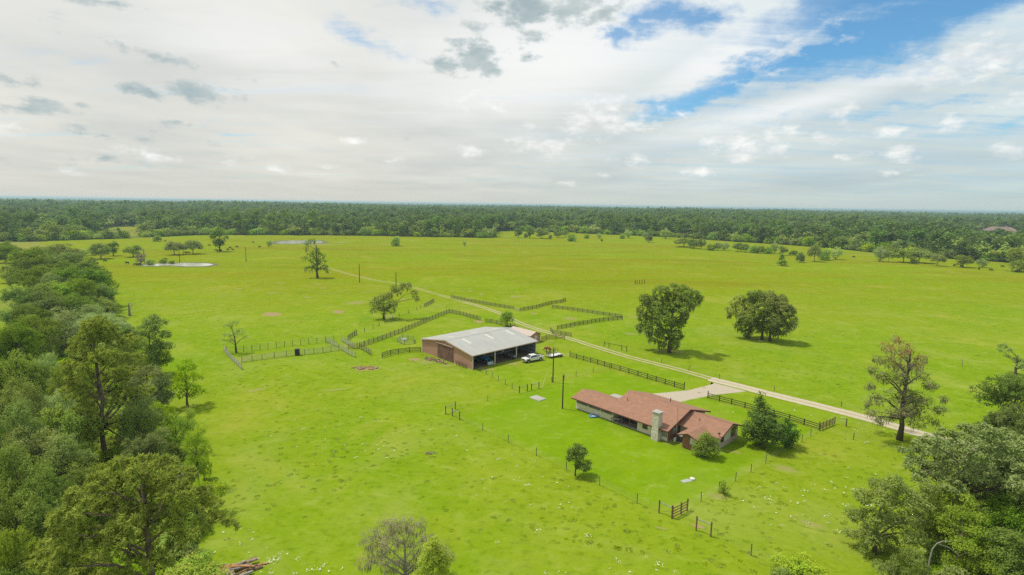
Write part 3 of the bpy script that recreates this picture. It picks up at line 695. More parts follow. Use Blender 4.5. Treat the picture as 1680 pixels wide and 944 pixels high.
part('inner_door', barn, M_WHITE, bx(15.9, 16.85, 6.83, 6.895, .3, 2.35))
for x in (.1, 7.45, 15.1, L_ - .12): part('post', barn, M_STEEL, bx(x - .11, x + .11, -.02, .2, 0, E_ - .12))
part('header_beam', barn, M_TRIM, bx(-.1, L_ + .1, -.12, -.025, E_ - .32, E_ - .03))
def door(y0, y1, x0=-.12):
    return lambda m_: m_.box(x0, x0 + .08, y0, y1, .05, 4.05)
part('sliding_door', barn, M_DOOR, door(7.95, 11.4)); part('sliding_door', barn, M_DOOR, door(11.43, 14.75, -.125))
part('door_track', barn, M_TRIM, bx(-.34, -.02, 7.7, 15.0, 4.08, 4.26))
def rf(sy): 
    def f(m_):
        y0, y1 = (-.35, W_ / 2) if sy < 0 else (W_ + .35, W_ / 2)
        e = E_ - .03; a = (-.35, y0, e); b = (L_ + .35, y0, e); c = (L_ + .35, y1, K_); d = (-.35, y1, K_)
        slab(m_, [a, b, c, d] if sy < 0 else [a, d, c, b], .07)
    return f
part('roof_slope', barn, M_ROOF, rf(-1)); part('roof_slope', barn, M_ROOF, rf(1))
sl_ = (K_ - E_) / (W_ / 2 + .35)
def zr(y): return E_ - .03 + (min(y, W_ - y) + .35) * (K_ - E_ + .03) / (W_ / 2 + .35)
part('ridge_cap', barn, M_ROOF, lambda m_: m_.prism([(W_ / 2 - .3, K_ - .02), (W_ / 2, K_ + .06), (W_ / 2 + .3, K_ - .02)], -.36, L_ + .36, 'x'))
for x in (4.0, 11.9, 19.6):
    for ya, yb in ((6.2, 9.8), (13.2, 16.0)):
        def f(m_, x=x, ya=ya, yb=yb):
            slab(m_, [(x, ya, zr(ya) + .02), (x + .95, ya, zr(ya) + .02), (x + .95, yb, zr(yb) + .02), (x, yb, zr(yb) + .02)], .03)
        part('skylight', barn, M_SKYL, f)
for sy in (0, 1):
    def f(m_, sy=sy):
        ya, yb = ((-.36, W_ / 2) if sy == 0 else (W_ / 2, W_ + .36))
        za, zb = ((E_ - .1, K_ - .07) if sy == 0 else (K_ - .07, E_ - .1))
        m_.hexa([(-.42, ya, za - .2), (-.36, ya, za - .2), (-.36, yb, zb - .2), (-.42, yb, zb - .2), (-.42, ya, za + .1), (-.36, ya, za + .1), (-.36, yb, zb + .1), (-.42, yb, zb + .1)])
    part('rake_trim', barn, M_TRIM, f)
part('eave_trim', barn, M_TRIM, bx(-.36, L_ + .36, -.42, -.36, E_ - .25, E_ - .01))
part('corner_trim', barn, M_TRIM, bx(-.04, .0, -.02, .22, 0, E_ - .1)); part('corner_trim', barn, M_TRIM, bx(-.04, .0, W_ - .2, W_ + .03, 0, E_ - .1))
# an old gate leaning on the gable wall
def pipe_panel(L, H, n, r=.03, uprights=2):
    mb = MB()
    for i in range(n): z = .12 + (H - .15) * i / (n - 1); mb.tube([(0, 0, z), (L, 0, z)], r, 5)
    for i in range(uprights + 1): x = L * i / uprights; mb.tube([(x, 0, 0), (x, 0, H)], r * 1.15, 5)
    return mb
g = ob('old_gate', pipe_panel(4.2, 1.4, 5, .045, 3).mesh('old_gate', M_PIPED), None, BA + Matrix.Rotation(BR, 3, 'Z') @ Vector((-.55, 5.8, 0)), (R_(14), 0, BR - math.pi / 2))
tag(g, 'rusty pipe gate leaning against the barn gable wall near its front corner', 'gate')

# ------------------------------------------------------------------ small shed behind the barn
shed = empty('small_shed', (5.6, 158.9, 0), 'small brown metal shed with pale pinkish roof behind the big barn', 'shed', BR)
w_, l_, e_, k_ = 4.4, 9.4, 2.45, 3.35
for y0 in (0, l_ - .1): part('gable_wall', shed, M_BARNX, lambda m_, y0=y0: m_.prism([(0, 0), (w_, 0), (w_, e_ - .05), (w_ / 2, k_ - .08), (0, e_ - .05)], y0, y0 + .1, 'y'))
part('side_wall', shed, M_BARN, bx(0, .1, .1, l_ - .1, 0, e_ - .06)); part('side_wall', shed, M_BARN, bx(w_ - .1, w_, .1, l_ - .1, 0, e_ - .06))
M_PINKR = mat('pale_pink_roof', (0.46, 0.37, 0.315), rough=.5, var=.05, rib=(1, .45, .02, .15))
part('roof_slope', shed, M_PINKR, lambda m_: slab(m_, [(-.3, -.35, e_ - .1), (w_ / 2, -.35, k_), (w_ / 2, l_ + .3, k_), (-.3, l_ + .3, e_ - .1)], .06))
part('roof_slope', shed, M_PINKR, lambda m_: slab(m_, [(w_ / 2 + .003, -.35, k_), (w_ + .3, -.35, e_ - .1), (w_ + .3, l_ + .3, e_ - .1), (w_ / 2 + .003, l_ + .3, k_)], .06))
d_ = part('door', shed, M_WHITE, bx(1.9, 2.85, -.05, -.003, .05, 2.1)); part('handle', d_, M_BLACK, bx(2.68, 2.76, -.11, -.052, 1.0, 1.1))
part('lean_to', shed, M_PINKR, lambda m_: slab(m_, [(-1.5, 1.2, 1.95), (-.02, 1.2, 2.3), (-.02, 3.6, 2.3), (-1.5, 3.6, 1.95)], .06))
for y in (1.35, 3.45): part('post', shed, M_STEEL, bx(-1.45, -1.33, y - .06, y + .06, 0, 1.9))
part('gable_lamp', shed, M_WHITE, bx(w_ / 2 - .12, w_ / 2 + .12, -.14, -.003, 2.75, 2.95))

# ------------------------------------------------------------------ ranch house
HR_ = R_(-47.2)
house = empty('ranch_house', (13.4, 107.0, 0), 'long single-storey ranch house with reddish brown shingle roof and pale stone chimney', 'house', HR_)
P_ = lambda n, mt, f, **k: part(n, house, mt, f, **k)
P_('foundation', M_CONC, bx(-.05, 21.3, -.05, 13.0, 0, .12))
P_('foundation', M_CONC, bx(21.3, 28.65, 3.95, 10.9, 0, .12))
# left wing: screened walk with a low wall
P_('low_wall', M_SIDING, bx(0, 9.3, 0, .12, .12, 1.25)); P_('low_wall', M_SIDING, bx(0, 8.2, 5.3, 5.42, .12, 1.25)); P_('low_wall', M_SIDY, bx(0, .12, .122, 5.298, .12, 1.25))
for x in (0.02, 3.1, 6.15, 9.16): P_('post', M_WHITE, bx(x, x + .16, -.02, .14, 1.25, 2.5))
for x in (0.02, 4.1, 8.0): P_('post', M_WHITE, bx(x, x + .16, 5.28, 5.44, 1.25, 2.5))
for k, (x0, x1) in enumerate([(.2, 3.08), (3.28, 6.13), (6.33, 9.14)]): P_('insect_screen', mat('insect_screen', (0.085, 0.08, 0.07), rough=.6, var=.25, scale=.7, col2=(.20, .20, .17)), bx(x0, x1, .05, .07, 1.26, 2.4))
# covered porch
P_('porch_wall', M_BROWNX, bx(9.3, 14.8, 3.0, 3.12, .12, 3.1)); P_('porch_side_wall', M_SIDING, bx(9.2, 9.3, .14, 3.0, .12, 2.55)); P_('porch_side_wall', M_SIDY, bx(14.7, 14.8, .13, 3.0, .12, 2.55))
for x in (10.6, 12.3): 
    f_ = P_('glass_door', M_FASC, bx(x, x + 1.5, 2.93, 2.99, .14, 2.2)); part('pane', f_, M_GLASS, bx(x + .1, x + 1.4, 2.91, 2.928, .24, 2.1))
for x in (11.2, 13.0): P_('post', M_BROWN, bx(x, x + .12, -.05, .07, .12, 2.45))
P_('rail', M_BROWN, bx(11.32, 13.0, -.02, .04, .85, .93)); P_('rail', M_BROWN, bx(13.12, 14.7, -.02, .04, .85, .93))
# near wall, gables
P_('wall', M_SIDING, bx(14.8, 21.1, 0, .14, .12, 2.6)); P_('wall', M_SIDING, bx(8.4, 21.1, 12.7, 12.84, .12, 2.6))
P_('gable_wall', M_BROWN, lambda m_: m_.prism([(0, .12), (5.2, .12), (5.2, 4.1), (0, 2.55)], 21.1, 21.25, 'x'))
P_('gable_wall', M_SIDY, lambda m_: m_.prism([(5.2, .12), (12.84, .12), (12.84, 2.5), (6.3, 4.45), (5.2, 4.1)], 21.1, 21.25, 'x'))
P_('gable_wall', M_SIDY, lambda m_: m_.prism([(5.45, .12), (12.7, .12), (12.7, 2.5), (6.3, 4.45), (5.45, 4.2)], 8.4, 8.52, 'x'))
def window(parent, x0, x1, y, z0, z1, axis='x', glass=M_GLASS, frame=M_FASC, sgn=-1, mull=1):
    """axis 'x': on a wall facing -y (sgn -1); axis 'y': on a wall facing +x (sgn 1), x0..x1 then run along y"""
    def B(a0, a1, d0, d1, z0_, z1_):
        lo, hi_ = sorted((y + sgn * d0, y + sgn * d1))
        return bx(a0, a1, lo, hi_, z0_, z1_) if axis == 'x' else bx(lo, hi_, a0, a1, z0_, z1_)
    w0 = part('window', parent, glass, B(x0, x1, .003, .03, z0, z1))
    t_ = .07
    for q in (B(x0 - t_, x0, .0035, .07, z0 - t_, z1 + t_), B(x1, x1 + t_, .0035, .07, z0 - t_, z1 + t_), B(x0, x1, .0035, .07, z1, z1 + t_), B(x0, x1, .0035, .07, z0 - t_, z0)): part('frame', w0, frame, q)
    for k in range(mull): xm = x0 + (x1 - x0) * (k + 1) / (mull + 1); part('mullion', w0, frame, B(xm - .03, xm + .03, .031, .06, z0, z1))
    part('sill', w0, M_CONC, B(x0 - .1, x1 + .1, .0032, .12, z0 - .13, z0 - .072))
window(house, 16.0, 16.9, 0, 1.0, 1.9); window(house, 20.15, 20.95, 0, .95, 1.85, glass=M_GLASSL)
window(house, 1.4, 2.9, 21.25, 1.35, 2.15, 'y', M_GLASSL, sgn=1)
# chimney
ch = P_('chimney', M_STONE, lambda m_: (m_.box(18.6, 20.0, -1.36, -.02, 0, 1.6), m_.box(18.68, 19.92, -1.3, -.02, 1.6, 5.0)))
part('chimney_cap', ch, M_CONC, lambda m_: (m_.box(18.52, 20.08, -1.42, .12, 5.12, 5.24), m_.box(18.72, 18.9, -1.25, -.05, 5.0, 5.12), m_.box(19.7, 19.88, -1.25, -.05, 5.0, 5.12)))
part('flue', ch, M_DARK, bx(19.0, 19.65, -.9, -.2, 5.0, 5.07))
# roofs
def zm(y): return 2.38 + (y + 1.0) * .3
ZR = zm(6.3)
P_('roof_slope', M_SHIN, lambda m_: slab(m_, [(-.45, -1, zm(-1)), (8.3, -1, zm(-1)), (8.3, 2.5, zm(2.5)), (-.45, 2.5, zm(2.5))], .12))
P_('roof_slope', M_SHIN, lambda m_: slab(m_, [(8.303, -1, zm(-1)), (21.75, -1, zm(-1)), (21.75, 6.3, ZR), (8.303, 6.3, ZR)], .12))
P_('roof_slope', M_SHIN, lambda m_: slab(m_, [(-.45, 2.503, zm(2.5)), (8.0, 2.503, zm(2.5)), (8.0, 6.2, zm(-1) - .05), (-.45, 6.2, zm(-1) - .05)], .12))
P_('roof_slope', M_SHIN, lambda m_: slab(m_, [(8.0, 6.303, ZR), (21.75, 6.303, ZR), (21.75, 14.0, zm(-1) - .1), (8.0, 14.0, zm(-1) - .1)], .12))
P_('fascia', M_FASC, bx(-.45, 21.75, -1.04, -1.003, zm(-1) - .2, zm(-1) + .01))
for a, b in (((-1.02, zm(-1)), (6.3, ZR)), ((6.303, ZR), (14.0, zm(-1) - .1))):
    P_('rake_board', M_FASC, lambda m_, a=a, b=b: m_.hexa([(21.753, a[0], a[1] - .25), (21.80, a[0], a[1] - .25), (21.80, b[0], b[1] - .25), (21.753, b[0], b[1] - .25), (21.753, a[0], a[1] + .02), (21.80, a[0], a[1] + .02), (21.80, b[0], b[1] + .02), (21.753, b[0], b[1] + .02)]))
P_('ridge_cap', M_SHIN, lambda m_: m_.prism([(6.1, ZR - .03), (6.3, ZR + .05), (6.5, ZR - .03)], 8.0, 21.8, 'x'))
P_('vent_pipe', M_DARK, lambda m_: m_.tube([(10.2, 3.2, zm(3.2) - .1), (10.2, 3.2, zm(3.2) + .65)], .06, 8)); P_('vent_pipe', M_DARK, lambda m_: m_.tube([(16.5, 8.2, ZR - .7), (16.5, 8.2, ZR + .3)], .07, 8))
# right wing
P_('wall', M_SIDING, bx(21.25, 28.5, 4.0, 4.12, .12, 2.6)); P_('wall', M_SIDING, bx(21.25, 28.5, 10.7, 10.82, .12, 2.6))
P_('gable_wall', M_SIDY, lambda m_: m_.prism([(4.0, .9), (10.82, .9), (10.82, 2.55), (7.3, 3.8), (4.0, 2.55)], 28.5, 28.62, 'x'))
P_('stone_footing', M_BRICKY, bx(28.45, 28.66, 3.96, 10.86, .0, .9))
window(house, 4.5, 5.5, 28.62, 1.15, 2.5, 'y', M_GLASS, sgn=1); window(house, 8.3, 9.7, 28.62, 1.15, 2.5, 'y', M_GLASS, mat('red_brown_trim', (.25, .08, .05)), sgn=1, mull=2)
def zw(y): return 2.42 + (y - 3.0) * .36
ZW = zw(7.3)
P_('roof_slope', M_SHIN, lambda m_: slab(m_, [(21.27, 3.0, zw(3)), (29.3, 3.0, zw(3)), (29.3, 7.3, ZW), (21.27, 7.3, ZW)], .12))
P_('roof_slope', M_SHIN, lambda m_: slab(m_, [(21.27, 7.303, ZW), (29.3, 7.303, ZW), (29.3, 11.7, zw(3)), (21.27, 11.7, zw(3))], .12))
P_('ridge_cap', M_SHIN, lambda m_: m_.prism([(7.1, ZW - .03), (7.3, ZW + .05), (7.5, ZW - .03)], 21.8, 29.32, 'x'))
for a, b in (((2.98, zw(3)), (7.3, ZW)), ((7.303, ZW), (11.7, zw(3)))):
    P_('rake_board', M_FASC, lambda m_, a=a, b=b: m_.hexa([(29.303, a[0], a[1] - .22), (29.34, a[0], a[1] - .22), (29.34, b[0], b[1] - .22), (29.303, b[0], b[1] - .22), (29.303, a[0], a[1] + .02), (29.34, a[0], a[1] + .02), (29.34, b[0], b[1] + .02), (29.303, b[0], b[1] + .02)]))
P_('vent_pipe', M_DARK, lambda m_: m_.tube([(24.0, 5.6, zw(5.6) - .1), (24.0, 5.6, zw(5.6) + .4)], .06, 8))
P_('wall_lamp', M_DARK, lambda m_: (m_.tube([(28.9, 3.2, 2.45), (28.9, 3.2, 3.1)], .04, 6), m_.box(28.75, 29.05, 3.05, 3.35, 3.1, 3.3)))
# annex
P_('annex_wall', M_BROWNX, bx(23.95, 26.7, .0, .12, .0, 2.42)); P_('annex_wall', M_BROWN, bx(23.95, 24.07, .123, 3.99, .0, 2.42)); P_('annex_wall', M_BROWN, bx(26.58, 26.7, .123, 3.99, .0, 2.42))
P_('annex_gable', M_BROWNX, lambda m_: m_.prism([(23.95, 2.42), (26.7, 2.42), (25.3, 2.9)], .01, .11, 'y'))
window(house, 25.5, 26.2, 0, 1.2, 2.15, glass=mat('white_blind', (.62, .63, .58), var=.05), frame=M_WHITE)
P_('annex_roof_slope', M_SHIN, lambda m_: slab(m_, [(23.35, -.75, 2.42), (25.3, -.75, 3.12), (25.3, 4.9, 3.12), (23.35, 3.05, 2.42)], .1))
P_('annex_roof_slope', M_SHIN, lambda m_: slab(m_, [(25.303, -.75, 3.12), (27.25, -.75, 2.42), (27.25, 3.05, 2.42), (25.303, 4.9, 3.12)], .1))
def HW(x, y, z=0): return Vector((13.4, 107.0, 0)) + Matrix.Rotation(HR_, 3, 'Z') @ Vector((x, y, z))
ac = empty('air_conditioner', HW(22.6, 1.9), 'dark boxy air conditioner with pale top between house and annex', 'air conditioner', HR_)
part('cabinet', ac, mat('ac_cabinet', (.06, .06, .06), rib=(0, .1, .01, .5)), bx(-.5, .5, -.5, .5, .08, 1.05), .03); part('top_grille', ac, M_CONC, lambda m_: m_.cyl((0, 0), .42, 1.06, 1.13)); part('pad', ac, M_CONC, bx(-.65, .65, -.65, .65, 0, .08))
jug = ob('white_tank', (lambda m_: (m_.tube([(0, 0, 0), (0, 0, .55), (0, 0, .7)], [.28, .28, .12], 10), m_.mesh('white_tank', M_WHITE, smooth=False))[1])(MB()), None, HW(21.9, 1.2)); tag(jug, 'small white jug-like tank standing beside the air conditioner', 'tank')
# antenna mast
mast = ob('antenna_mast', (lambda m_: (m_.tube([(0, 0, 0), (0, 0, 6.4)], .035, 6), m_.tube([(-.5, 0, 6.1), (.5, 0, 6.1)], .015, 4), m_.mesh('antenna_mast', M_PIPE))[2])(MB()), None, HW(22.2, 1.0)); tag(mast, 'thin grey antenna mast beside the gap between house and annex', 'mast')
# porch clutter
def table_thing(loc, rz):
    t_ = empty('porch_table', loc, 'pale wooden table standing at the left end of the porch', 'table', rz)
    part('tabletop', t_, mat('pale_table', (.5, .45, .36)), bx(-.9, .9, -.4, .4, .72, .78))
    for sx_ in (-.8, .8):
        for sy_ in (-.32, .32): part('leg', t_, M_GREYW, bx(sx_ - .04, sx_ + .04, sy_ - .04, sy_ + .04, 0, .72))
table_thing(HW(9.9, .2, .12) + Vector((0, 0, 0)), HR_)
def chair(loc, rz, label, m__):
    c_ = empty('porch_chair', loc, label, 'chair', rz, group='chairs on the porch')
    part('seat', c_, m__, bx(-.28, .28, -.28, .28, .4, .46)); part('backrest', c_, m__, bx(-.28, .28, .25, .3, .46, 1.0))
    for sx_ in (-.25, .25):
        for sy_ in (-.25, .25): part('leg', c_, m__, bx(sx_ - .025, sx_ + .025, sy_ - .025, sy_ + .025, 0, .4))
chair(HW(11.9, 1.5, .12), HR_, 'dark chair on the porch left of the middle post', M_BLACK); chair(HW(13.6, 1.4, .12), HR_ + .3, 'pale chair on the porch right of the middle post', M_GREYW)
grill = empty('grill', HW(10.9, 1.0, .12), 'dark blue covered grill at the shady end of the porch', 'grill', HR_)
part('cover', grill, mat('blue_cover', (.03, .05, .11)), bx(-.55, .55, -.3, .3, .1, 1.05), .08)
pool = empty('paddling_pool', G(974, 684), 'small blue and white paddling pool against the low porch wall', 'paddling pool', .3)
part('rim', pool, mat('pool_blue', (.08, .30, .62), rough=.4), lambda m_: [m_.tube([(.85 * math.cos(a), .6 * math.sin(a), .2) for a in np.linspace(0, 6.283, 17)], .13, 6)], smooth=True)
part('pool_floor', pool, M_WHITE, lambda m_: m_.prism([(.84 * math.cos(a), .59 * math.sin(a)) for a in np.linspace(0, 6.0, 16)], .02, .1, 'z'))
sl2 = ob('concrete_slab', bevel((lambda m_: (m_.box(-1.5, 1.5, -1.1, 1.1, 0, .14), m_.mesh('concrete_slab', M_CONC))[1])(MB()), .02), None, G(882, 654), (0, 0, HR_)); tag(sl2, 'flat pale concrete slab alone in the lawn left of the house', 'slab')
wl = empty('well_cover', G(1136, 787), 'white stone lump beside a grey slab in the lawn below the house', 'well cover', .4)
part('cap', wl, M_WHITE, lambda m_: m_.tube([(0, 0, 0), (0, 0, .22), (0, 0, .34)], [.42, .4, .15], 9)); part('slab', wl, mat('grey_slab', (.36, .38, .34)), bx(-2.0, -.5, -.45, .35, 0, .07))

# ------------------------------------------------------------------ pickup, trailer, tractor, implement
def wheel_part(parent, x, y, r, w_, rimr=.6, rimm=None):
    o = ob('wheel', None, parent, (x, y, r)); o.empty_display_size = .2
    mb = MB(); s_ = 1 if y > 0 else -1
    mb.tube([(0, -w_ / 2, 0), (0, -w_ / 2 + .04, 0), (0, w_ / 2 - .04, 0), (0, w_ / 2, 0)], [r * .9, r, r, r * .9], 18); ob('tyre', mb.mesh('tyre', M_TYRE), o)
    mb = MB(); mb.tube([(0, -w_ / 2 - .01, 0), (0, w_ / 2 + .01, 0)], r * rimr, 12); ob('rim', mb.mesh('rim', rimm or M_RIM), o)
def truck(loc, rz):
    t_ = empty('pickup_truck', loc, 'silver crew cab pickup parked on the grass in front of the barn', 'pickup truck', rz)
    P = bpy.data.materials.new('silver_paint'); P.use_nodes = True; b = P.node_tree.nodes['Principled BSDF']; b.inputs['Base Color'].default_value = (.66, .65, .61, 1); b.inputs['Roughness'].default_value = .3; b.inputs['Metallic'].default_value = .0; b.inputs['Coat Weight'].default_value = .5
    def body(m_):
        # front half under the cab, rounded nose
        prof = [(2.95, .55), (3.02, .75), (3.0, 1.0), (2.85, 1.16), (1.75, 1.22), (-.9, 1.22), (-.9, .5), (1.35, .5), (1.45, .85), (1.65, .98), (2.25, .98), (2.45, .85), (2.55, .5)]
        m_.prism(prof, -.98, .98, 'y')
    part('body', t_, P, body, .04)
    part('cab', t_, P, lambda m_: m_.hexa([(-.95, -.93, 1.2), (1.75, -.93, 1.2), (1.75, .93, 1.2), (-.95, .93, 1.2), (-.75, -.74, 1.86), (.85, -.74, 1.86), (.85, .74, 1.86), (-.75, .74, 1.86)]), .06)
    part('windscreen', t_, M_GLASS, lambda m_: m_.hexa([(1.63, -.80, 1.26), (1.74, -.80, 1.26), (1.74, .80, 1.26), (1.63, .80, 1.26), (.88, -.66, 1.80), (.98, -.66, 1.80), (.98, .66, 1.80), (.88, .66, 1.80)]))
    for s_ in (-1, 1):
        for x0, x1, x2, x3 in ((.45, 1.42, .45, .86), (-.75, .37, -.62, .37)):
            part('side_window', t_, M_GLASS, lambda m_, s_=s_, x0=x0, x1=x1, x2=x2, x3=x3: m_.hexa([(x0, s_ * .90, 1.30), (x1, s_ * .90, 1.30), (x1, s_ * .945, 1.30), (x0, s_ * .945, 1.30), (x2, s_ * .77, 1.77), (x3, s_ * .77, 1.77), (x3, s_ * .815, 1.77), (x2, s_ * .815, 1.77)]))
    part('rear_window', t_, M_GLASS, lambda m_: m_.hexa([(-.96, -.75, 1.3), (-.9, -.75, 1.3), (-.9, .75, 1.3), (-.96, .75, 1.3), (-.82, -.64, 1.78), (-.76, -.64, 1.78), (-.76, .64, 1.78), (-.82, .64, 1.78)]))
    def bed(m_):
        for s_ in (-1, 1):
            y0, y1 = sorted((s_ * .98, s_ * .88)); m_.prism([(-.93, .5), (-.93, 1.24), (-2.95, 1.24), (-2.95, .6), (-2.55, .55), (-2.4, .88), (-2.2, 1.0), (-1.7, 1.0), (-1.5, .88), (-1.4, .5)], y0, y1, 'y')
        m_.box(-2.99, -2.90, -.879, .879, .6, 1.24); m_.box(-.99, -.925, -.879, .879, .6, 1.24)
    part('bed', t_, P, bed); part('bed_liner', t_, M_BLACK, bx(-2.895, -.995, -.875, .875, .62, .74))
    part('grille', t_, M_BLACK, bx(2.99, 3.05, -.55, .55, .72, 1.04)); part('bumper', t_, M_RIM, bx(2.92, 3.12, -.97, .97, .42, .62), .03); part('bumper', t_, M_RIM, bx(-3.12, -2.96, -.95, .95, .42, .6), .03)
    for s_ in (-1, 1):
        part('headlight', t_, M_GLASSL, bx(2.93, 3.035, *sorted((s_ * .58, s_ * .95)), .8, 1.0)); part('tail_light', t_, mat('red_lens', (.4, .02, .02), rough=.2), bx(-3.01, -2.96, *sorted((s_ * .85, s_ * .97)), .85, 1.2)); part('mirror', t_, M_BLACK, bx(1.3, 1.45, *sorted((s_ * .95, s_ * 1.2)), 1.25, 1.5), .02)
        part('door_handle', t_, M_BLACK, bx(.35, .5, *sorted((s_ * .981, s_ * 1.0)), 1.05, 1.09)); part('door_handle', t_, M_BLACK, bx(-.75, -.6, *sorted((s_ * .981, s_ * 1.0)), 1.05, 1.09))
        for x in (1.95, -1.95): wheel_part(t_, x, s_ * .84, .40, .27)
    part('underbody', t_, M_BLACK, bx(-2.85, 2.8, -.7, .7, .4, .55))
truck((5.75, 140.6, 0), R_(214.5))
tl = empty('flat_trailer', (11.7, 145.0, 0), 'low white flat trailer with dark rear wheels hitched behind the silver pickup', 'trailer', R_(214.5))
part('deck', tl, M_WHITE, bx(-2.2, 2.0, -1.0, 1.0, .5, .64)); part('tongue', tl, M_BLACK, lambda m_: (m_.tube([(2.0, -.7, .5), (3.2, 0, .5)], .06, 6), m_.tube([(2.0, .7, .5), (3.2, 0, .5)], .06, 6)))
for x in (-.9, -1.75):
    for s_ in (-1, 1): wheel_part(tl, x, s_ * 1.12, .38, .22, .5)
for s_ in (-1, 1): part('mudguard', tl, M_WHITE, bx(-2.2, -.45, *sorted((s_ * 1.01, s_ * 1.27)), .80, .86))
part('headboard', tl, M_BLACK, lambda m_: [m_.box(1.9, 1.96, -1.0, 1.0, z, z + .08) for z in (.8, 1.1, 1.4)] + [m_.box(1.9, 1.96, y, y + .07, .64, 1.5) for y in (-1.0, 0, .93)])
part('side_rack', tl, M_PIPED, lambda m_: [m_.box(-2.2, 1.9, -1.0, -.95, z, z + .07) for z in (.95, 1.35, 1.75)] + [m_.box(x, x + .07, -1.0, -.95, .64, 1.85) for x in (-2.2, -1.2, -.2, .8, 1.82)])
def tractor(loc, rz):
    B_ = mat('tractor_blue', (.03, .24, .45), rough=.35, var=.05)
    t_ = empty('farm_tractor', loc, 'blue tractor with white cab roof and front bucket in the left barn bay', 'tractor', rz)
    part('hood', t_, B_, lambda m_: m_.hexa([(.2, -.38, .85), (1.9, -.33, .85), (1.9, .33, .85), (.2, .38, .85), (.2, -.36, 1.65), (1.8, -.28, 1.45), (1.8, .28, 1.45), (.2, .36, 1.65)]), .05)
    part('grille', t_, M_BLACK, bx(1.88, 1.95, -.26, .26, .9, 1.38)); part('chassis', t_, M_BLACK, bx(-1.0, 1.8, -.22, .22, .6, .86))
    part('cab_frame', t_, B_, lambda m_: [m_.tube([(x, y, 1.2), (x * .95, y * .95, 2.55)], .05, 5) for x in (.15, -1.0) for y in (-.7, .7)])
    part('cab_glass', t_, M_GLASS, bx(-.93, .09, -.64, .64, 1.3, 2.5)); part('cab_roof', t_, M_WHITE, bx(-1.15, .3, -.82, .82, 2.56, 2.72), .04)
    for s_ in (-1, 1):
        wheel_part(t_, -.65, s_ * .9, .82, .45, .55, M_RIM); wheel_part(t_, 1.35, s_ * .75, .5, .3, .55, M_RIM)
        part('mudguard', t_, B_, lambda m_, s_=s_: m_.tube([(-.65 + .92 * math.cos(a), s_ * .88, .82 + .92 * math.sin(a)) for a in np.linspace(.3, 2.6, 8)], .12, 5)); part('loader_arm', t_, B_, lambda m_, s_=s_: m_.tube([(.2, s_ * .5, 1.2), (1.6, s_ * .5, 1.25), (2.5, s_ * .5, .5)], .07, 6))
    part('bucket', t_, mat('bucket_steel', (.42, .45, .46), rough=.4), lambda m_: (m_.prism([(2.45, .1), (3.15, .08), (3.2, .14), (2.6, .2), (2.52, .75), (2.42, .75)], -.95, .95, 'y')))
    part('exhaust', t_, M_BLACK, lambda m_: m_.tube([(.7, .2, 1.5), (.7, .2, 2.4)], .05, 6))
tractor((-7.0, 138.6, .05), R_(-47))
im = empty('hay_rake_trailer', (0.2, 142.9, .05), 'low grey implement with small wheels parked in the middle barn bay', 'farm implement', R_(-50))
part('frame', im, mat('implement_grey', (.20, .20, .19), var=.2), lambda m_: (m_.box(-1.9, 1.6, -.6, .6, .55, .68), m_.box(-1.9, -.4, -.7, .7, .68, 1.05), m_.tube([(1.6, 0, .6), (2.6, 0, .45)], .06, 6)))
part('roller', im, M_PIPED, lambda m_: m_.tube([(.3, -.75, .85), (.3, .75, .85)], .26, 10)); part('seat', im, M_BLACK, bx(-.3, .1, -.2, .2, .95, 1.1)); part('shield', im, M_RIM, bx(.9, 1.5, -.55, .55, .69, .95), .05)
for x in (-1.2, 1.0):
    for s_ in (-1, 1): wheel_part(im, x, s_ * .8, .36, .2)

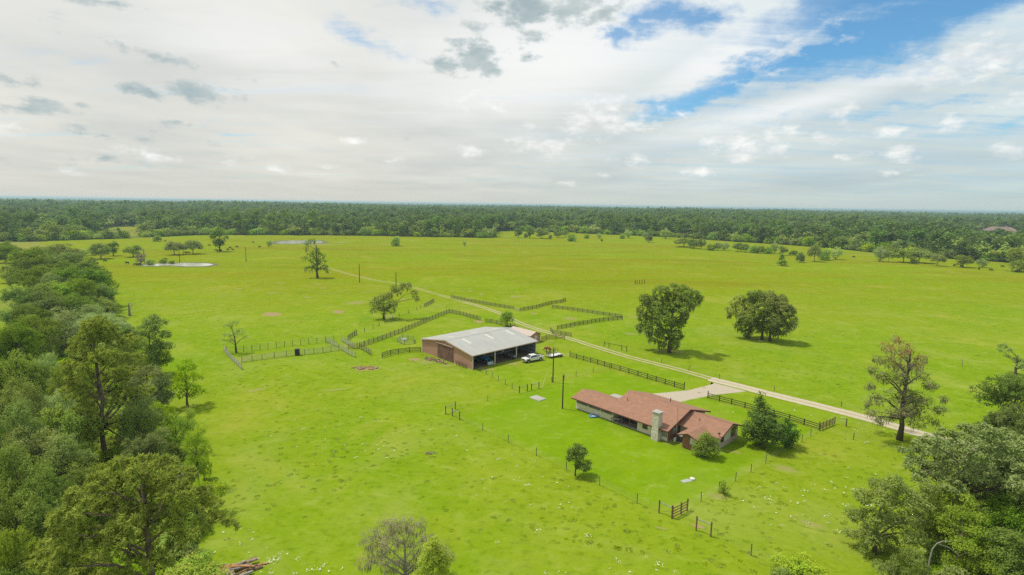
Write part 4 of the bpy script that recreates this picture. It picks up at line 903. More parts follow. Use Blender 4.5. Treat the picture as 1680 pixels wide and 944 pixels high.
# ------------------------------------------------------------------ fences
_bm = {}
def unit_box(mt, w_, h_, center_x=False):
    k = (mt.name, w_, h_)
    if k not in _bm:
        mb = MB(); mb.box(0, 1, -w_ / 2, w_ / 2, -h_ / 2, h_ / 2); _bm[k] = mb.mesh('rail', mt)
    return _bm[k]
def post_mesh(mt, w_, h_, rnd=False):
    k = ('p', mt.name, w_, h_, rnd)
    if k not in _bm:
        mb = MB()
        if rnd: mb.tube([(0, 0, -.05), (0, 0, h_)], w_ / 2, 7)
        else: mb.box(-w_ / 2, w_ / 2, -w_ / 2, w_ / 2, -.05, h_)
        _bm[k] = mb.mesh('post', mt)
    return _bm[k]
fr = random.Random(3)
def fence(name, label, px, H=1.3, rails=(.35, .75, 1.15), sp=2.4, pm=None, rm=None, pw=.15, rh=.14, world=False, wires=None, tallends=0, cat='fence', group=None, rnd=False, jit=.02):
    pm = pm or M_CREO; rm = rm or pm
    pts = [Vector((p[0], p[1], 0)) for p in px] if world else [G(*p) for p in px]
    root = empty(name, pts[0], label, cat, group=group); o0 = pts[0]; allp = []
    for i in range(len(pts) - 1):
        a, b = pts[i], pts[i + 1]; n = max(1, round((b - a).length / sp))
        for k in range(n + (i == len(pts) - 2)): allp.append(a.lerp(b, k / n))
    for i, p in enumerate(allp):
        h_ = H + fr.uniform(-.04, .06); 
        if tallends and i in (0, len(allp) - 1): h_ += tallends
        ob('post', post_mesh(pm, pw, 1.0, rnd), root, p - o0, (fr.uniform(-jit, jit), fr.uniform(-jit, jit), fr.uniform(0, .2)), (1, 1, h_))
    for i in range(len(allp) - 1):
        a, b = allp[i], allp[i + 1]; d = b - a; az_ = math.atan2(d.y, d.x)
        for z in rails:
            dz = fr.uniform(-.02, .02); ob('rail', unit_box(rm, .05, rh), root, (a - o0) + Vector((0, 0, z + dz)) + Vector((math.sin(az_), -math.cos(az_), 0)) * (pw / 2 + .02), (0, 0, az_), (d.length, 1, 1))
    if wires:
        mb = MB()
        for z in wires:
            for i in range(len(allp) - 1): mb.tube([allp[i] - o0 + Vector((0, 0, z)), allp[i + 1] - o0 + Vector((0, 0, z))], .006, 3, cap=False)
        ob('wire', mb.mesh('wire', M_PIPE), root)
    return root
R4 = (.3, .62, .94, 1.26)
fence('board_fence', 'black three-rail board fence along the track from the trailer to the driveway', [(935, 586), (969, 595), (1003, 604.5), (1062, 622), (1122, 640)], 1.35, (.35, .78, 1.2), 2.6, tallends=.45)
fence('board_fence', 'black three-rail board fence from the driveway past the dark evergreen', [(1161, 654), (1200, 664), (1245, 676), (1295, 690), (1344, 706)], 1.3, (.35, .75, 1.15), 2.6, tallends=.35)
fence('gate', 'brown wooden gate at the fence corner right of the dark evergreen', [(1344, 706), (1366, 697)], 1.4, (.3, .6, .9, 1.2), 1.1, M_RUSTP, pw=.12, cat='gate')
fence('pipe_gateway', 'pale pipe gateway beside the brown corner gate near the road', [(1369, 696), (1388, 700)], 1.5, (1.3, .8), 9, M_GREYW, M_PIPE, rh=.07)
fence('board_fence', 'brown corral fence leading from the small shed to the track crossing', [(889, 560), (896, 557), (912, 556), (926, 557)], 1.35, R4, 2.3, M_RUSTP)
fence('board_fence', 'dark paddock fence running from the track gate to the far paddock corner', [(740, 489), (768, 495), (805, 502), (843, 508)], 1.4, R4, 2.3, M_GREYW)
fence('board_fence', 'dark paddock fence climbing right above the round bright tree', [(853, 511), (880, 506), (905, 499), (920, 497), (928, 494)], 1.4, R4, 2.3, M_CREO)
fence('metal_gate', 'short grey gate between the two upper paddock fences', [(843, 508), (853, 511)], 1.2, (.3, .6, .9, 1.1), 1.6, M_PIPE, pw=.07, rh=.05, cat='gate')
fence('board_fence', 'dark paddock fence forming the far side of the right paddock', [(906, 506), (940, 510), (980, 516), (1020, 522)], 1.4, R4, 2.3, M_GREYW)
fence('board_fence', 'dark paddock fence forming the near side of the right paddock', [(1021, 525), (990, 527.5), (950, 534), (914, 541)], 1.4, R4, 2.1, M_CREO)
fence('board_fence', 'short grey fence turning the corner beside the track right of the shed', [(903, 543), (907, 548), (920, 550), (937, 553)], 1.35, R4, 2.3, M_GREYW)
fence('board_fence', 'long grey plank fence climbing from the corral chutes to the paddock peak', [(590, 570), (620, 560), (660, 545), (700, 528), (737, 513)], 1.5, (.25, .58, .91, 1.24), 2.2, M_GREYW, pw=.17, rh=.13)
fence('board_fence', 'grey plank fence falling from the paddock peak towards the barn', [(737, 513), (760, 518), (788, 526)], 1.5, (.25, .58, .91, 1.24), 2.2, M_GREYW, pw=.17)
fence('board_fence', 'grey plank fence behind the barn running to the round bright tree', [(797, 529), (815, 532), (845, 539)], 1.5, (.25, .58, .91, 1.24), 2.2, M_GREYW, pw=.17)
fence('board_fence', 'short grey plank fence at the upper end of the lane by the track', [(712, 495), (706, 499), (696, 504)], 1.4, R4, 2.0, M_GREYW)
fence('wire_fence', 'old wire fence with grey posts passing under the leaning oak', [(696, 504), (684, 510), (670, 515), (655, 520), (632, 531), (612, 539), (598, 545), (585, 549)], 1.4, (), 5.0, M_GREYW, pw=.16, wires=(.4, .8, 1.2))
fence('board_fence', 'short grey plank fence funnel above the corral chutes', [(585, 549), (578, 553), (571, 558)], 1.4, R4, 2.0, M_GREYW)
fence('board_fence', 'dark plank fence joining the left corner of the barn', [(690, 578), (672, 578.5), (654, 581), (641, 583), (627, 588)], 1.45, (.3, .65, 1.0, 1.35), 2.3, M_CREO)
fence('small_pen', 'small grey pipe pen standing alone left of the barn', [(652, 561), (664, 566), (679, 564), (679, 558), (660, 556), (652, 561)], 1.35, (.2, .45, .7, .95, 1.2), 2.0, M_PIPED, M_PIPE, pw=.1, rh=.05, cat='pen')
wt = empty('water_trough', G(663, 559), 'round pale trough inside the small pen left of the barn', 'trough'); part('tub', wt, M_WHITE, lambda m_: m_.tube([(0, 0, 0), (0, 0, .6)], .75, 14)); part('water_surface', wt, M_GLASSL, lambda m_: m_.tube([(0, 0, .6), (0, 0, .615)], .66, 14))
P6 = (.2, .45, .7, .95, 1.2, 1.45)
fence('pipe_fence', 'pale pipe fence forming the near side of the long corral', [(397, 595), (430, 590), (470, 585), (500, 582), (530, 579), (556, 575)], 1.6, P6, 2.6, M_PIPED, M_PIPE, pw=.1, rh=.055)
fence('pipe_fence', 'dark thin post fence forming the far side of the long corral', [(372, 579), (400, 578), (440, 573), (480, 568), (520, 564), (548, 561)], 1.8, (.4, 1.0, 1.6), 2.4, M_PIPED, M_PIPE, pw=.1, rh=.05)
fence('pipe_fence', 'pale pipe panels at the left end of the corral', [(367, 574), (375, 586), (397, 607)], 1.6, P6, 1.8, M_PIPE, pw=.09, rh=.06)
fence('pipe_fence', 'first pale pipe chute panel crossing the corral end', [(535, 561), (553, 570)], 1.7, P6, 1.6, M_PIPE, pw=.09, rh=.06)
fence('pipe_fence', 'second pale pipe chute panel further right by the lane funnel', [(560, 560), (582, 573)], 1.8, P6, 1.6, M_PIPE, pw=.09, rh=.06)
fence('pipe_fence', 'pale pipe chute panel reaching towards the camera below the lane', [(557, 573), (572, 582), (583, 587)], 1.7, P6, 1.6, M_PIPE, pw=.09, rh=.06)
fence('pipe_fence', 'dark grey pipe chute panel at the foot of the long plank fence', [(586, 571), (597, 576), (609, 583)], 1.7, P6, 1.5, M_GREYW, pw=.1, rh=.08)
fence('pipe_fence', 'brown pipe panel linking the corral and the long plank fence', [(571, 573), (586, 572)], 1.5, P6, 1.8, M_RUSTP, pw=.1, rh=.06)
bl = empty('feed_bin', G(488, 583), 'dark square feed bin in the near side of the long corral', 'bin', .2); part('body', bl, M_DARK, bx(-.55, .55, -.5, .5, .1, 1.7), .03); part('lid', bl, M_PIPED, bx(-.62, .62, -.57, .57, 1.705, 1.78))
for s_ in (-.45, .45): part('foot', bl, M_DARK, bx(s_ - .05, s_ + .05, -.4, .4, 0, .1))
# yard wire fences and H-frames
def hframe(label, a, b, H=1.7, group=None, mt=None):
    p, q = G(*a), G(*b); e = empty('brace_frame', p, label, 'fence brace', group=group); d = q - p; az_ = math.atan2(d.y, d.x)
    ob('post', post_mesh(mt or M_GREYW, .2, 1.0, True), e, (0, 0, 0), (0, 0, 0), (1, 1, H)); ob('post', post_mesh(mt or M_GREYW, .2, 1.0, True), e, d, (0, 0, 0), (1, 1, H))
    ob('crossbar', unit_box(M_PIPE, .1, .1), e, (0, 0, H * .82), (0, 0, az_), (d.length, 1, 1))
    mb = MB(); mb.tube([(0, 0, H * .8), (d.x, d.y, .2)], .012, 3); ob('wire', mb.mesh('wire', M_PIPE), e)
hframe('weathered brace frame at the far left corner of the yard, upper one', (731, 680), (747, 672)); hframe('weathered brace frame at the far left corner of the yard, lower one', (742, 683), (754, 689))
hframe('pale topped brace frame left of the brown gate at the near yard corner', (1081, 842), (1102, 851), 1.9, mt=M_RUSTP)
fence('gate', 'brown wooden four-rail gate at the near corner of the yard', [(1103, 851), (1117, 844), (1127, 838)], 1.8, (.3, .7, 1.1, 1.5), 1.4, M_RUSTP, pw=.16, rh=.12, cat='gate')
hframe('brown brace frame standing alone below the near yard corner', (1142, 871), (1166, 881), 2.0, mt=M_RUSTP)
hframe('left dark gate frame on the upper yard fence below the barn', (852, 645), (865, 642), 1.6, mt=M_CREO); hframe('right dark gate frame on the upper yard fence below the barn', (872, 641), (884, 638), 1.6, mt=M_CREO)
WR = (.3, .6, .9, 1.15)
fence('wire_fence', 'thin wire fence along the near left side of the yard', [(754, 689), (880, 748), (1045, 826), (1081, 842)], 1.45, (), 6.0, M_GREYW, pw=.12, wires=WR, rnd=True)
fence('wire_fence', 'thin wire fence along the near right side of the yard', [(1127, 838), (1150, 823), (1232, 775), (1300, 735), (1344, 707)], 1.45, (), 4.2, M_GREYW, pw=.12, wires=WR, rnd=True)
fence('wire_fence', 'wire fence running off the bottom edge beyond the brown brace frame', [(1166, 881), (1232, 912), (1330, 955)], 1.5, (), 5.5, M_GREYW, pw=.13, wires=WR, rnd=True)
fence('wire_fence', 'faint wire fence from the barn corner down to the yard gate', [(788, 610), (818, 625), (852, 645)], 1.3, (), 3.2, M_GREYW, pw=.12, wires=WR)
fence('wire_fence', 'faint wire fence between the yard gate frames and the black fence', [(884, 638), (905, 627), (945, 618), (1000, 606)], 1.3, (), 4.5, M_GREYW, pw=.1, wires=WR)
fence('wire_fence', 'faint wire fence from the left yard corner up to the gate frame', [(747, 672), (800, 658), (852, 645)], 1.1, (), 7, M_GREYW, pw=.09, wires=WR)
fence('pipe_gateway', 'dark gateway standing alone in the pasture above the track', [(991, 569), (999, 571), (1020, 575), (1028, 577)], 1.6, (1.35,), 4, M_CREO, rh=.1)
fence('wire_fence', 'wire fence with thin posts along the upper side of the gravel road', [(1085, 596), (1180, 622), (1270, 642), (1380, 668), (1460, 690)], 1.2, (), 9, M_GREYW, pw=.1, wires=(.4, .8, 1.1))
fence('wire_fence', 'thin fence line with posts crossing the grass left of the yard', [(1345, 707), (1400, 722), (1480, 745)], 1.3, (), 6, M_GREYW, pw=.1, wires=WR)
for i, (x, y) in enumerate([(1042, 467), (1045, 467), (1049, 466.5), (1053, 466), (1057, 465.5)]):
    o = ob('marker_post', post_mesh(M_DARK, .25, 1.0), None, G(x, y), (0, 0, 0), (1, 1, 2.2)); tag(o, 'dark short post in a row of five in the open pasture', 'post', 'row of five posts in the pasture')
# wooden power poles
def pole(px, yb, yt, label, cross=False, r=.13):
    p = G(px, yb); d = ray(px, yt); h = CAMH + d.z * math.hypot(p.x, p.y) / math.hypot(d.x, d.y)
    e = empty('utility_pole', p, label, 'utility pole'); part('pole', e, mat('pole_wood', (.055, .045, .035), var=.2), lambda m_: m_.tube([(0, 0, -.1), (0, 0, h)], [r * 1.15, r * .8], 8))
    if cross: part('insulator', e, M_CONC, lambda m_: (m_.tube([(0, 0, h), (0, 0, h + .25)], .05, 6), m_.box(-.05, .32, -.05, .05, h - .5, h - .4), m_.tube([(.3, 0, h - .4), (.3, 0, h - .1)], .05, 6)))
pole(907, 627.5, 571, 'tall dark utility pole between the parked trailer and the yard gate', True); pole(922.7, 671, 616, 'dark utility pole in the lawn left of the house', True)
pole(590, 464, 433, 'dark pole beside the field track near the lone crooked tree', False, .18); pole(650, 477, 447, 'dark pole behind the leaning oak by the track', False, .18)
pole(404, 430, 406, 'thin pole standing in the pasture right of the near pond', False, .18); pole(295, 431, 414, 'thin pole at the back of the near pond', False, .18); pole(301, 419, 406, 'far thin pole left of the two spreading pasture trees', False, .18)
pole(237, 432, 409, 'thin pole beside the grey dead tree at the pond', False, .18)
gs = ob('guy_stake', (lambda m_: (m_.tube([(0, 0, 0), (1.2, .6, 3.6)], .04, 5), m_.mesh('guy_stake', mat('pale_yellow', (.7, .68, .3))))[1])(MB()), None, G(889, 637)); tag(gs, 'pale yellow slanting guy marker beside the right gate frame', 'guy marker')

# ------------------------------------------------------------------ debris and log piles
def chunk_pile(name, loc, label, cat, n, rx, ry, hz_, lmin, lmax, r0, r1, mts, seed, rz=0, align=None):
    e = empty(name, loc, label, cat, rz); rg = random.Random(seed)
    for k in range(n):
        a = rg.uniform(0, 6.28); f = math.sqrt(rg.random()); x = rx * f * math.cos(a); y = ry * f * math.sin(a); z = hz_ * (1 - f) * rg.uniform(.2, 1) + r0 * .5
        L = rg.uniform(lmin, lmax); r = rg.uniform(r0, r1); th = rg.uniform(0, 3.14) if align is None else align + rg.gauss(0, .3)
        d = Vector((math.cos(th), math.sin(th), rg.uniform(-.15, .15))); mb = MB()
        mid = d * (L * .5) + Vector((0, 0, r * rg.uniform(-.3, .5))); mb.tube([(0, 0, 0), mid, d * L], [r, r * rg.uniform(.8, 1.1), r * rg.uniform(.6, .9)], 7)
        ob('log' if lmax > 1.0 else 'chunk', mb.mesh('log' if lmax > 1.0 else 'chunk', rg.choice(mts)), e, (x - d.x * L / 2, y - d.y * L / 2, max(r, z)))
LG1 = mat('log_bark_pale', (0.40, 0.31, 0.22), var=.25, scale=3); LG2 = mat('log_bark_brown', (0.25, 0.155, 0.09), var=.25, scale=3); LG3 = mat('log_fresh_orange', (0.48, 0.24, 0.09), var=.2, scale=3); LG4 = mat('log_grey', (0.34, 0.32, 0.29), var=.25, scale=3)
lp = G(385, 938); chunk_pile('log_pile', lp, 'pile of split pale and orange logs in the grass at the bottom left', 'log pile', 34, 2.9, 1.5, .7, 1.1, 2.6, .10, .26, [LG1, LG2, LG3, LG4, LG1], 4, .2, .4)
chunk_pile('burnt_brush_heap', G(600, 604.5), 'low heap of reddish brown wood scraps on bare earth below the corral', 'brush heap', 50, 3.2, 1.5, .3, .3, .95, .06, .16, [LG2, LG1, LG3, LG1], 8)
chunk_pile('rubble_heap', G(716, 592.5), 'heap of reddish brick and wood rubble beside the barn sliding door', 'rubble heap', 70, 4.6, 1.3, .55, .25, .8, .08, .2, [mat('brick_rubble', (0.42, 0.22, 0.14), var=.2), LG1, LG2], 9, R_(140))
chunk_pile('stick_heap', G(708, 744), 'small grey heap of sticks alone in the near pasture', 'stick heap', 26, 1.0, .7, .2, .4, .95, .02, .05, [LG4, LG2], 12)

# ------------------------------------------------------------------ cattle
def cow_mesh(name, mt, graze=False, lying=False):
    me = bpy.data.meshes.new(name); lz = .0 if not lying else -.55
    V = [(0, 0, 1.15), (.55, 0, 1.12), (-.6, 0, 1.15), (.85, 0, 1.25)] ; hd = (1.25, 0, .55) if graze else (1.25, 0, 1.45); nz = (1.5, 0, .2) if graze else (1.6, 0, 1.3)
    V += [hd, nz]; Rr = [(.36, .40), (.33, .38), (.34, .38), (.22, .26), (.14, .15), (.09, .09)]; E = [(0, 1), (1, 3), (3, 4), (4, 5), (0, 2)]
    for sx_, par in ((.55, 1), (-.65, 2)):
        for sy_ in (-.22, .22):
            i = len(V); V += [(sx_, sy_, .8), (sx_ + (.02 if sx_ > 0 else -.1), sy_, .42), (sx_, sy_, .02)]; Rr += [(.13, .13), (.07, .07), (.055, .055)]; E += [(par, i), (i, i + 1), (i + 1, i + 2)]
    i = len(V); V += [(-.98, 0, 1.2), (-1.02, 0, .6)]; Rr += [(.07, .07), (.03, .03)]; E += [(2, i), (i, i + 1)]
    i = len(V); V += [(hd[0] - .02, .24, hd[2] + .08), (hd[0] - .02, -.24, hd[2] + .08)]; Rr += [(.03, .03)] * 2; E += [(4, i), (4, i + 1)]
    me.from_pydata(V, E, []); o = bpy.data.objects.new('tmp', me); C.objects.link(o)
    md = o.modifiers.new('s', 'SKIN'); 
    for k, r in enumerate(Rr): me.skin_vertices[0].data[k].radius = r
    me.skin_vertices[0].data[0].use_root = True
    o.modifiers.new('u', 'SUBSURF').levels = 1; o.modifiers['u'].render_levels = 1
    dg = bpy.context.evaluated_depsgraph_get(); r = bpy.data.meshes.new_from_object(o.evaluated_get(dg)); r.name = name
    bpy.data.objects.remove(o); r.materials.clear(); r.materials.append(mt)
    r.polygons.foreach_set('use_smooth', np.ones(len(r.polygons), bool)); return r
CB = mat('black_hide', (.015, .014, .013)); CR = mat('red_brown_hide', (.27, .085, .035)); 
cow_st, cow_gr, cow_red = cow_mesh('cow', CB), cow_mesh('cow', CB, True), cow_mesh('cow', CR, True)
tag(ob('cow', cow_red, None, G(899, 577.5), (0, 0, 2.6), (1, 1, 1)), 'reddish brown cow grazing just behind the flat trailer', 'cow')
cows = [(155, 431.5, 'left of the dead tree below the twin pasture trees'), (160, 434.5, 'left of the dead tree below the twin pasture trees'), (172, 430.5, 'left of the dead tree below the twin pasture trees'), (209, 434, 'left of the dead tree at the pond, on its own'),
        (222, 436.4, 'at the foot of the grey dead tree'), (229, 436.4, 'at the foot of the grey dead tree'), (271, 396.5, 'far off beyond the near pond'), (343, 404, 'left of the dark columnar tree'), (354, 412.5, 'under the dark columnar tree'), (359, 413.2, 'under the dark columnar tree'), (363, 413, 'under the dark columnar tree'),
        (374, 411.5, 'just right of the dark columnar tree'), (378, 408, 'just right of the dark columnar tree'), (382, 411.5, 'just right of the dark columnar tree'), (389, 406.5, 'in the open right of the dark columnar tree'), (415, 399.3, 'near the left end of the far pond'), (426, 406.8, 'in the pasture below the far pond'), (305, 416.5, 'under the spreading tree above the pond'), (309, 416.5, 'under the spreading tree above the pond'), (271, 427.5, 'on the bank behind the near pond'),
        (1400, 423.3, 'alone in the right pasture near the forest'), (1565, 437.5, 'left of the double-crowned tree at far right'), (1606, 443, 'in the far right pasture below the thin tree'), (1625, 445, 'in the far right pasture below the thin tree'), (1644, 439, 'near the far right edge trees'), (1668, 447.5, 'below the round bush at the far right edge'), (1577, 439, 'under the double-crowned tree at far right'), (1245, 563, None)]
cr_ = random.Random(2)
for i, (x, y, w__) in enumerate(cows):
    if w__ is None: continue
    me_ = cow_gr if cr_.random() < .6 else cow_st; s_ = cr_.uniform(1.0, 1.15)
    tag(ob('cow', me_, None, G(x, y), (0, 0, cr_.choice([0, 3.14]) + cr_.uniform(-.6, .6)), (s_,) * 3), 'small black cow ' + w__, 'cow', 'black cows ' + w__)

# ------------------------------------------------------------------ single trees of the pasture and yard
H1 = dict(sub_r=.7, nl=18, leaf=.46, sub_k=1.5, spread=.42, bottom=.5)
def h1(**k): d = dict(H1); d.update(k); return d
hero('moss_draped_oak', 1098, 579, 19, [(1068, 495, 13), (1057, 490, 9), (1085, 481, 15), (1105, 476, 12), (1122, 480, 14), (1138, 484, 10), (1147, 489, 6), (1078, 508, 16), (1100, 500, 17), (1120, 503, 15), (1056, 520, 11), (1050, 536, 7), (1070, 532, 14),
     (1090, 525, 15), (1112, 528, 13), (1122, 520, 8), (1073, 552, 10), (1092, 548, 13), (1108, 550, 12), (1086, 565, 8), (1106, 565, 8), (1050, 507, 6), (1134, 497, 9), (1063, 541, 7)], 'oak', 'tall moss-draped oak with a lopsided crown beside the farm track', 101, 1.0, h1(), .5, moss=700, mossln=(.8, 2.6), lean=.3, mossw=.18, top=.7)
hero('moss_draped_oak', 1263, 560, 14, [(1270, 500, 15), (1285, 508, 15), (1270, 525, 17), (1296, 524, 11), (1285, 540, 12), (1300, 532, 7), (1265, 543, 10), (1262, 486, 11), (1280, 492, 11), (1297, 510, 9), (1275, 548, 8)], 'oak', 'right tree of the touching pair in the open pasture', 103, 1.0, h1(), .4, moss=200, mossw=.2)
hero('moss_draped_oak', 1250, 557.5, 14, [(1230, 500, 14), (1245, 488, 13), (1250, 508, 17), (1226, 522, 15), (1215, 535, 10), (1240, 535, 14), (1226, 546, 8), (1236, 484, 9), (1250, 525, 13)], 'oak', 'left dark green tree of the touching pair in the open pasture', 104, 1.0, h1(), .4, moss=200, mossw=.2)
hero('moss_draped_oak', 1228, 556, 12, [(1205, 495, 9), (1213, 488, 8), (1200, 508, 8), (1210, 505, 9), (1197, 516, 4), (1215, 515, 9)], 'olive', 'greyish olive tree at the left side of the touching pasture pair', 105, .6, h1(sub_k=1.0), .28, moss=350, mossw=.14)
hero('half_dead_tree', 1475, 722, 21, [(1470, 556, 8), (1455, 568, 9), (1488, 572, 11), (1512, 588, 9), (1440, 588, 8), (1430, 605, 6), (1470, 598, 12), (1495, 605, 11), (1450, 620, 11), (1480, 625, 13), (1512, 618, 11), (1425, 632, 7), (1530, 632, 8),
     (1465, 650, 14), (1492, 650, 14), (1440, 657, 11), (1518, 655, 11), (1540, 672, 8), (1430, 675, 8), (1455, 682, 13), (1485, 682, 14), (1510, 680, 12), (1534, 692, 6), (1500, 695, 8), (1440, 690, 9), (1548, 655, 4), (1425, 660, 5)], 'half', 'large half-dead tree with bare rusty top beside the gravel road', 106, 1.2,
     dict(sub_r=.5, nl=8, leaf=.34, sub_k=.55, bottom=.6), .42, top=.93, twig=6, nlimb=27, moss=1800, mossln=(.3, 1.2), mossw=.06, dup=1, twigs=dict(sub_r=.55, nl=12, leaf=.8, sub_k=.45, aspect=.05, bottom=.7))
H2 = dict(sub_r=.5, nl=18, leaf=.30, sub_k=1.4, bottom=.8)
hero('evergreen_tree', 1252, 736, 11, [(1248, 647, 4, 0), (1247, 658, 8, 0), (1252, 672, 12), (1240, 680, 11), (1262, 686, 13), (1237, 698, 13), (1252, 702, 17), (1273, 706, 12), (1232, 714, 12), (1247, 718, 14), (1265, 722, 13), (1277, 698, 8), (1225, 703, 8), (1280, 716, 9), (1255, 690, 14)], 'evergreen', 'dark pointed evergreen standing beside the house gable', 107, .5, H2, .22, top=.62, base=.08)
hero('evergreen_tree', 1290, 733, 6, [(1290, 695, 9), (1299, 706, 11), (1286, 710, 12), (1298, 718, 10), (1284, 722, 10), (1304, 714, 7), (1292, 726, 8)], 'evergreen', 'shorter rounded evergreen touching the pointed one beside the house', 108, .5, H2, .2, base=.08)
hero('round_bush', 1157, 750, 4.2, [(1158, 722, 12), (1148, 729, 11), (1168, 728, 11), (1157, 736, 14), (1145, 739, 9), (1171, 738, 9), (1160, 714, 6)], 'oak', 'round green bush hiding the annex corner of the house', 109, .3, dict(sub_r=.35, nl=18, leaf=.22, sub_k=1.4, bottom=.8), .12, base=.06, cat='bush')
hero('young_tree', 944, 781, 6, [(947, 733, 7), (939, 741, 8), (955, 741, 8), (948, 750, 10), (937, 751, 6), (962, 760, 6), (957, 769, 7), (949, 762, 7), (964, 768, 4)], 'dark', 'small slender tree alone in the lawn near the yard fence', 110, .35, dict(sub_r=.35, nl=15, leaf=.24, sub_k=1.8, bottom=.7), .10)
hero('small_shrub', 1187, 811, 2.2, [(1187, 792, 4), (1186, 799, 5), (1190, 805, 5), (1183, 806, 4)], 'dark', 'small upright shrub by the right yard fence', 111, .2, dict(sub_r=.25, nl=12, leaf=.18, sub_k=1.2, bottom=.9), .05, base=.05, cat='bush')
hero('leaning_oak', 630, 524, 9, [(622, 490, 9), (635, 486, 9), (613, 497, 7), (629, 499, 11), (645, 498, 8), (617, 507, 7), (641, 508, 8), (630, 510, 7), (653, 478, 8), (667, 471, 8), (646, 472, 5), (679, 481, 6), (684, 489, 4), (661, 468, 6), (672, 466, 4), (609, 510, 3)], 'oak', 'spreading oak with one long limb arching right above the old wire fence', 112, .6, dict(sub_r=.6, nl=11, leaf=.42, sub_k=1.15), .38, moss=250, mossln=(.5, 1.8), mossw=.18, top=.6)
hero('crooked_tree', 521, 456, 20, [(513, 394, 4), (503, 402, 3.5), (506, 397, 4), (501, 410, 2.5), (506, 419, 4), (498, 424, 3.5), (518, 416, 7), (528, 420, 5), (515, 428, 7), (528, 430, 7), (520, 438, 8), (508, 440, 5), (533, 438, 5), (501, 440, 2.5), (537, 443, 3.5), (520, 409, 4)], 'dark', 'lone crooked tree with a broken leaning top in the middle pasture', 113, .5, dict(sub_r=.9, nl=8, leaf=.65, sub_k=1.1), .55, moss=150, mossln=(1, 3), mossw=.3, top=.85)
hero('young_tree', 832, 536, 4.6, [(831, 520, 8), (825, 524, 6), (838, 523, 6), (832, 515, 5), (827, 517, 5), (837, 517, 5)], 'bright', 'round bright green tree behind the barn roof', 114, .4, dict(sub_r=.5, nl=14, leaf=.32, sub_k=1.5, bottom=.8), .16)
hero('sparse_tree', 388, 579, 9, [(375, 535, 7), (385, 531, 6), (394, 545, 7), (370, 550, 5), (384, 549, 8), (403, 553, 4), (366, 558, 3.5), (377, 559, 4)], 'olive', 'thin sparse tree leaning at the left end of the corral', 115, .5, dict(sub_r=.5, nl=8, leaf=.32, sub_k=1.1), .18, twig=4, lean=-.8, top=.9)
hero('broken_snag', 213, 518, 5.5, [(208, 502, 2.5, 0), (219, 500, 3, 0), (213, 498, 2, 0), (206, 509, 2, 0), (216, 507, 2, 0)], 'twig', 'grey broken tree snag alone near the wood edge', 116, .3, None, .42, bark=DEADW, twig=6, wood_only=True, top=.85, base=.4)
hero('dead_tree', 231, 434, 8, [(228, 421, 5), (235, 419, 4), (232, 426, 5), (226, 427, 4), (235, 412, 2, 0)], 'twig', 'grey leafless tree on the bank at the left end of the near pond', 117, .5, dict(sub_r=.8, nl=8, leaf=.9, sub_k=1.0, aspect=.3), .3, bark=DEADW, twig=3, top=.95)
hero('small_dead_shrub', 1578, 601, 3, [(1578, 590, 3), (1581, 587, 2), (1576, 588, 2)], 'twig', 'tiny bare shrub alone in the right pasture', 118, .2, None, .1, bark=DEADW, wood_only=True, twig=3, cat='shrub')
hero('half_dead_tree', 1665, 616, 9, [(1645, 568, 6), (1654, 574, 5), (1669, 590, 5), (1640, 576, 4), (1679, 595, 6), (1674, 602, 6), (1650, 585, 3), (1684, 605, 7)], 'olive', 'gnarled thin tree at the right edge of the pasture above the evergreens', 119, .5, dict(sub_r=.5, nl=12, leaf=.38, sub_k=1.3), .3, twig=2)
# the near left pines and the right-hand cluster
PN = dict(sub_r=.52, nl=34, leaf=.50, aspect=.22, flat=.6, tuft=True, sub_k=1.25, bottom=.3)
bigp = G(230, 745, 21); bigp.z = 0
hero('pine_tree', 230, 0, 21, [(235, 762, 20), (200, 768, 18), (268, 766, 18), (170, 790, 22), (215, 790, 24), (260, 790, 22), (300, 785, 20), (135, 815, 20), (180, 818, 26), (235, 820, 26), (290, 815, 24), (333, 815, 18), (350, 835, 14), (112, 848, 20), (155, 853, 24), (210, 852, 24),
     (265, 850, 26), (315, 850, 22), (353, 858, 16), (375, 858, 11), (394, 860, 7), (92, 888, 20), (130, 893, 24), (185, 893, 24), (240, 888, 20), (295, 884, 20), (328, 878, 13), (100, 928, 22), (150, 930, 24), (210, 930, 20), (258, 924, 18), (72, 918, 16), (120, 960, 24), (180, 965, 24)], 'pine', 'huge broad yellow-green pine filling the lower left corner', 120, 1.0, PN, .38, top=.88, bark=BARKP, twig=2, nlimb=26, base=.35, loc=bigp)
PT = dict(sub_r=.6, nl=28, leaf=.55, aspect=.24, flat=.6, tuft=True, sub_k=1.6)
hero('pine_tree', 176, 770, 26, [(165, 527, 11), (152, 535, 14), (178, 540, 14), (142, 553, 15), (165, 555, 17), (188, 560, 17), (132, 578, 17), (160, 583, 18), (190, 590, 18), (127, 608, 18), (155, 618, 20), (190, 620, 19), (210, 610, 13), (120, 643, 18), (150, 652, 17), (193, 655, 19), (215, 648, 15),
     (132, 683, 17), (155, 690, 14), (200, 695, 18), (222, 690, 13), (142, 716, 13), (203, 727, 15)], 'pine', 'tallest pine in the left wood with its bare trunk showing low down', 121, 1.1, dict(PT, leaf=.52, sub_k=1.1), .36, top=.96, bark=BARKP, twig=1, nlimb=23, base=.3, dup=1)
LM['sage'] = leaf_mat('sage_leaves', (0.15, 0.23, 0.055), (0.38, 0.48, 0.16), .4, .1)
ro = G(1590, 702, 15); ro.z = 0
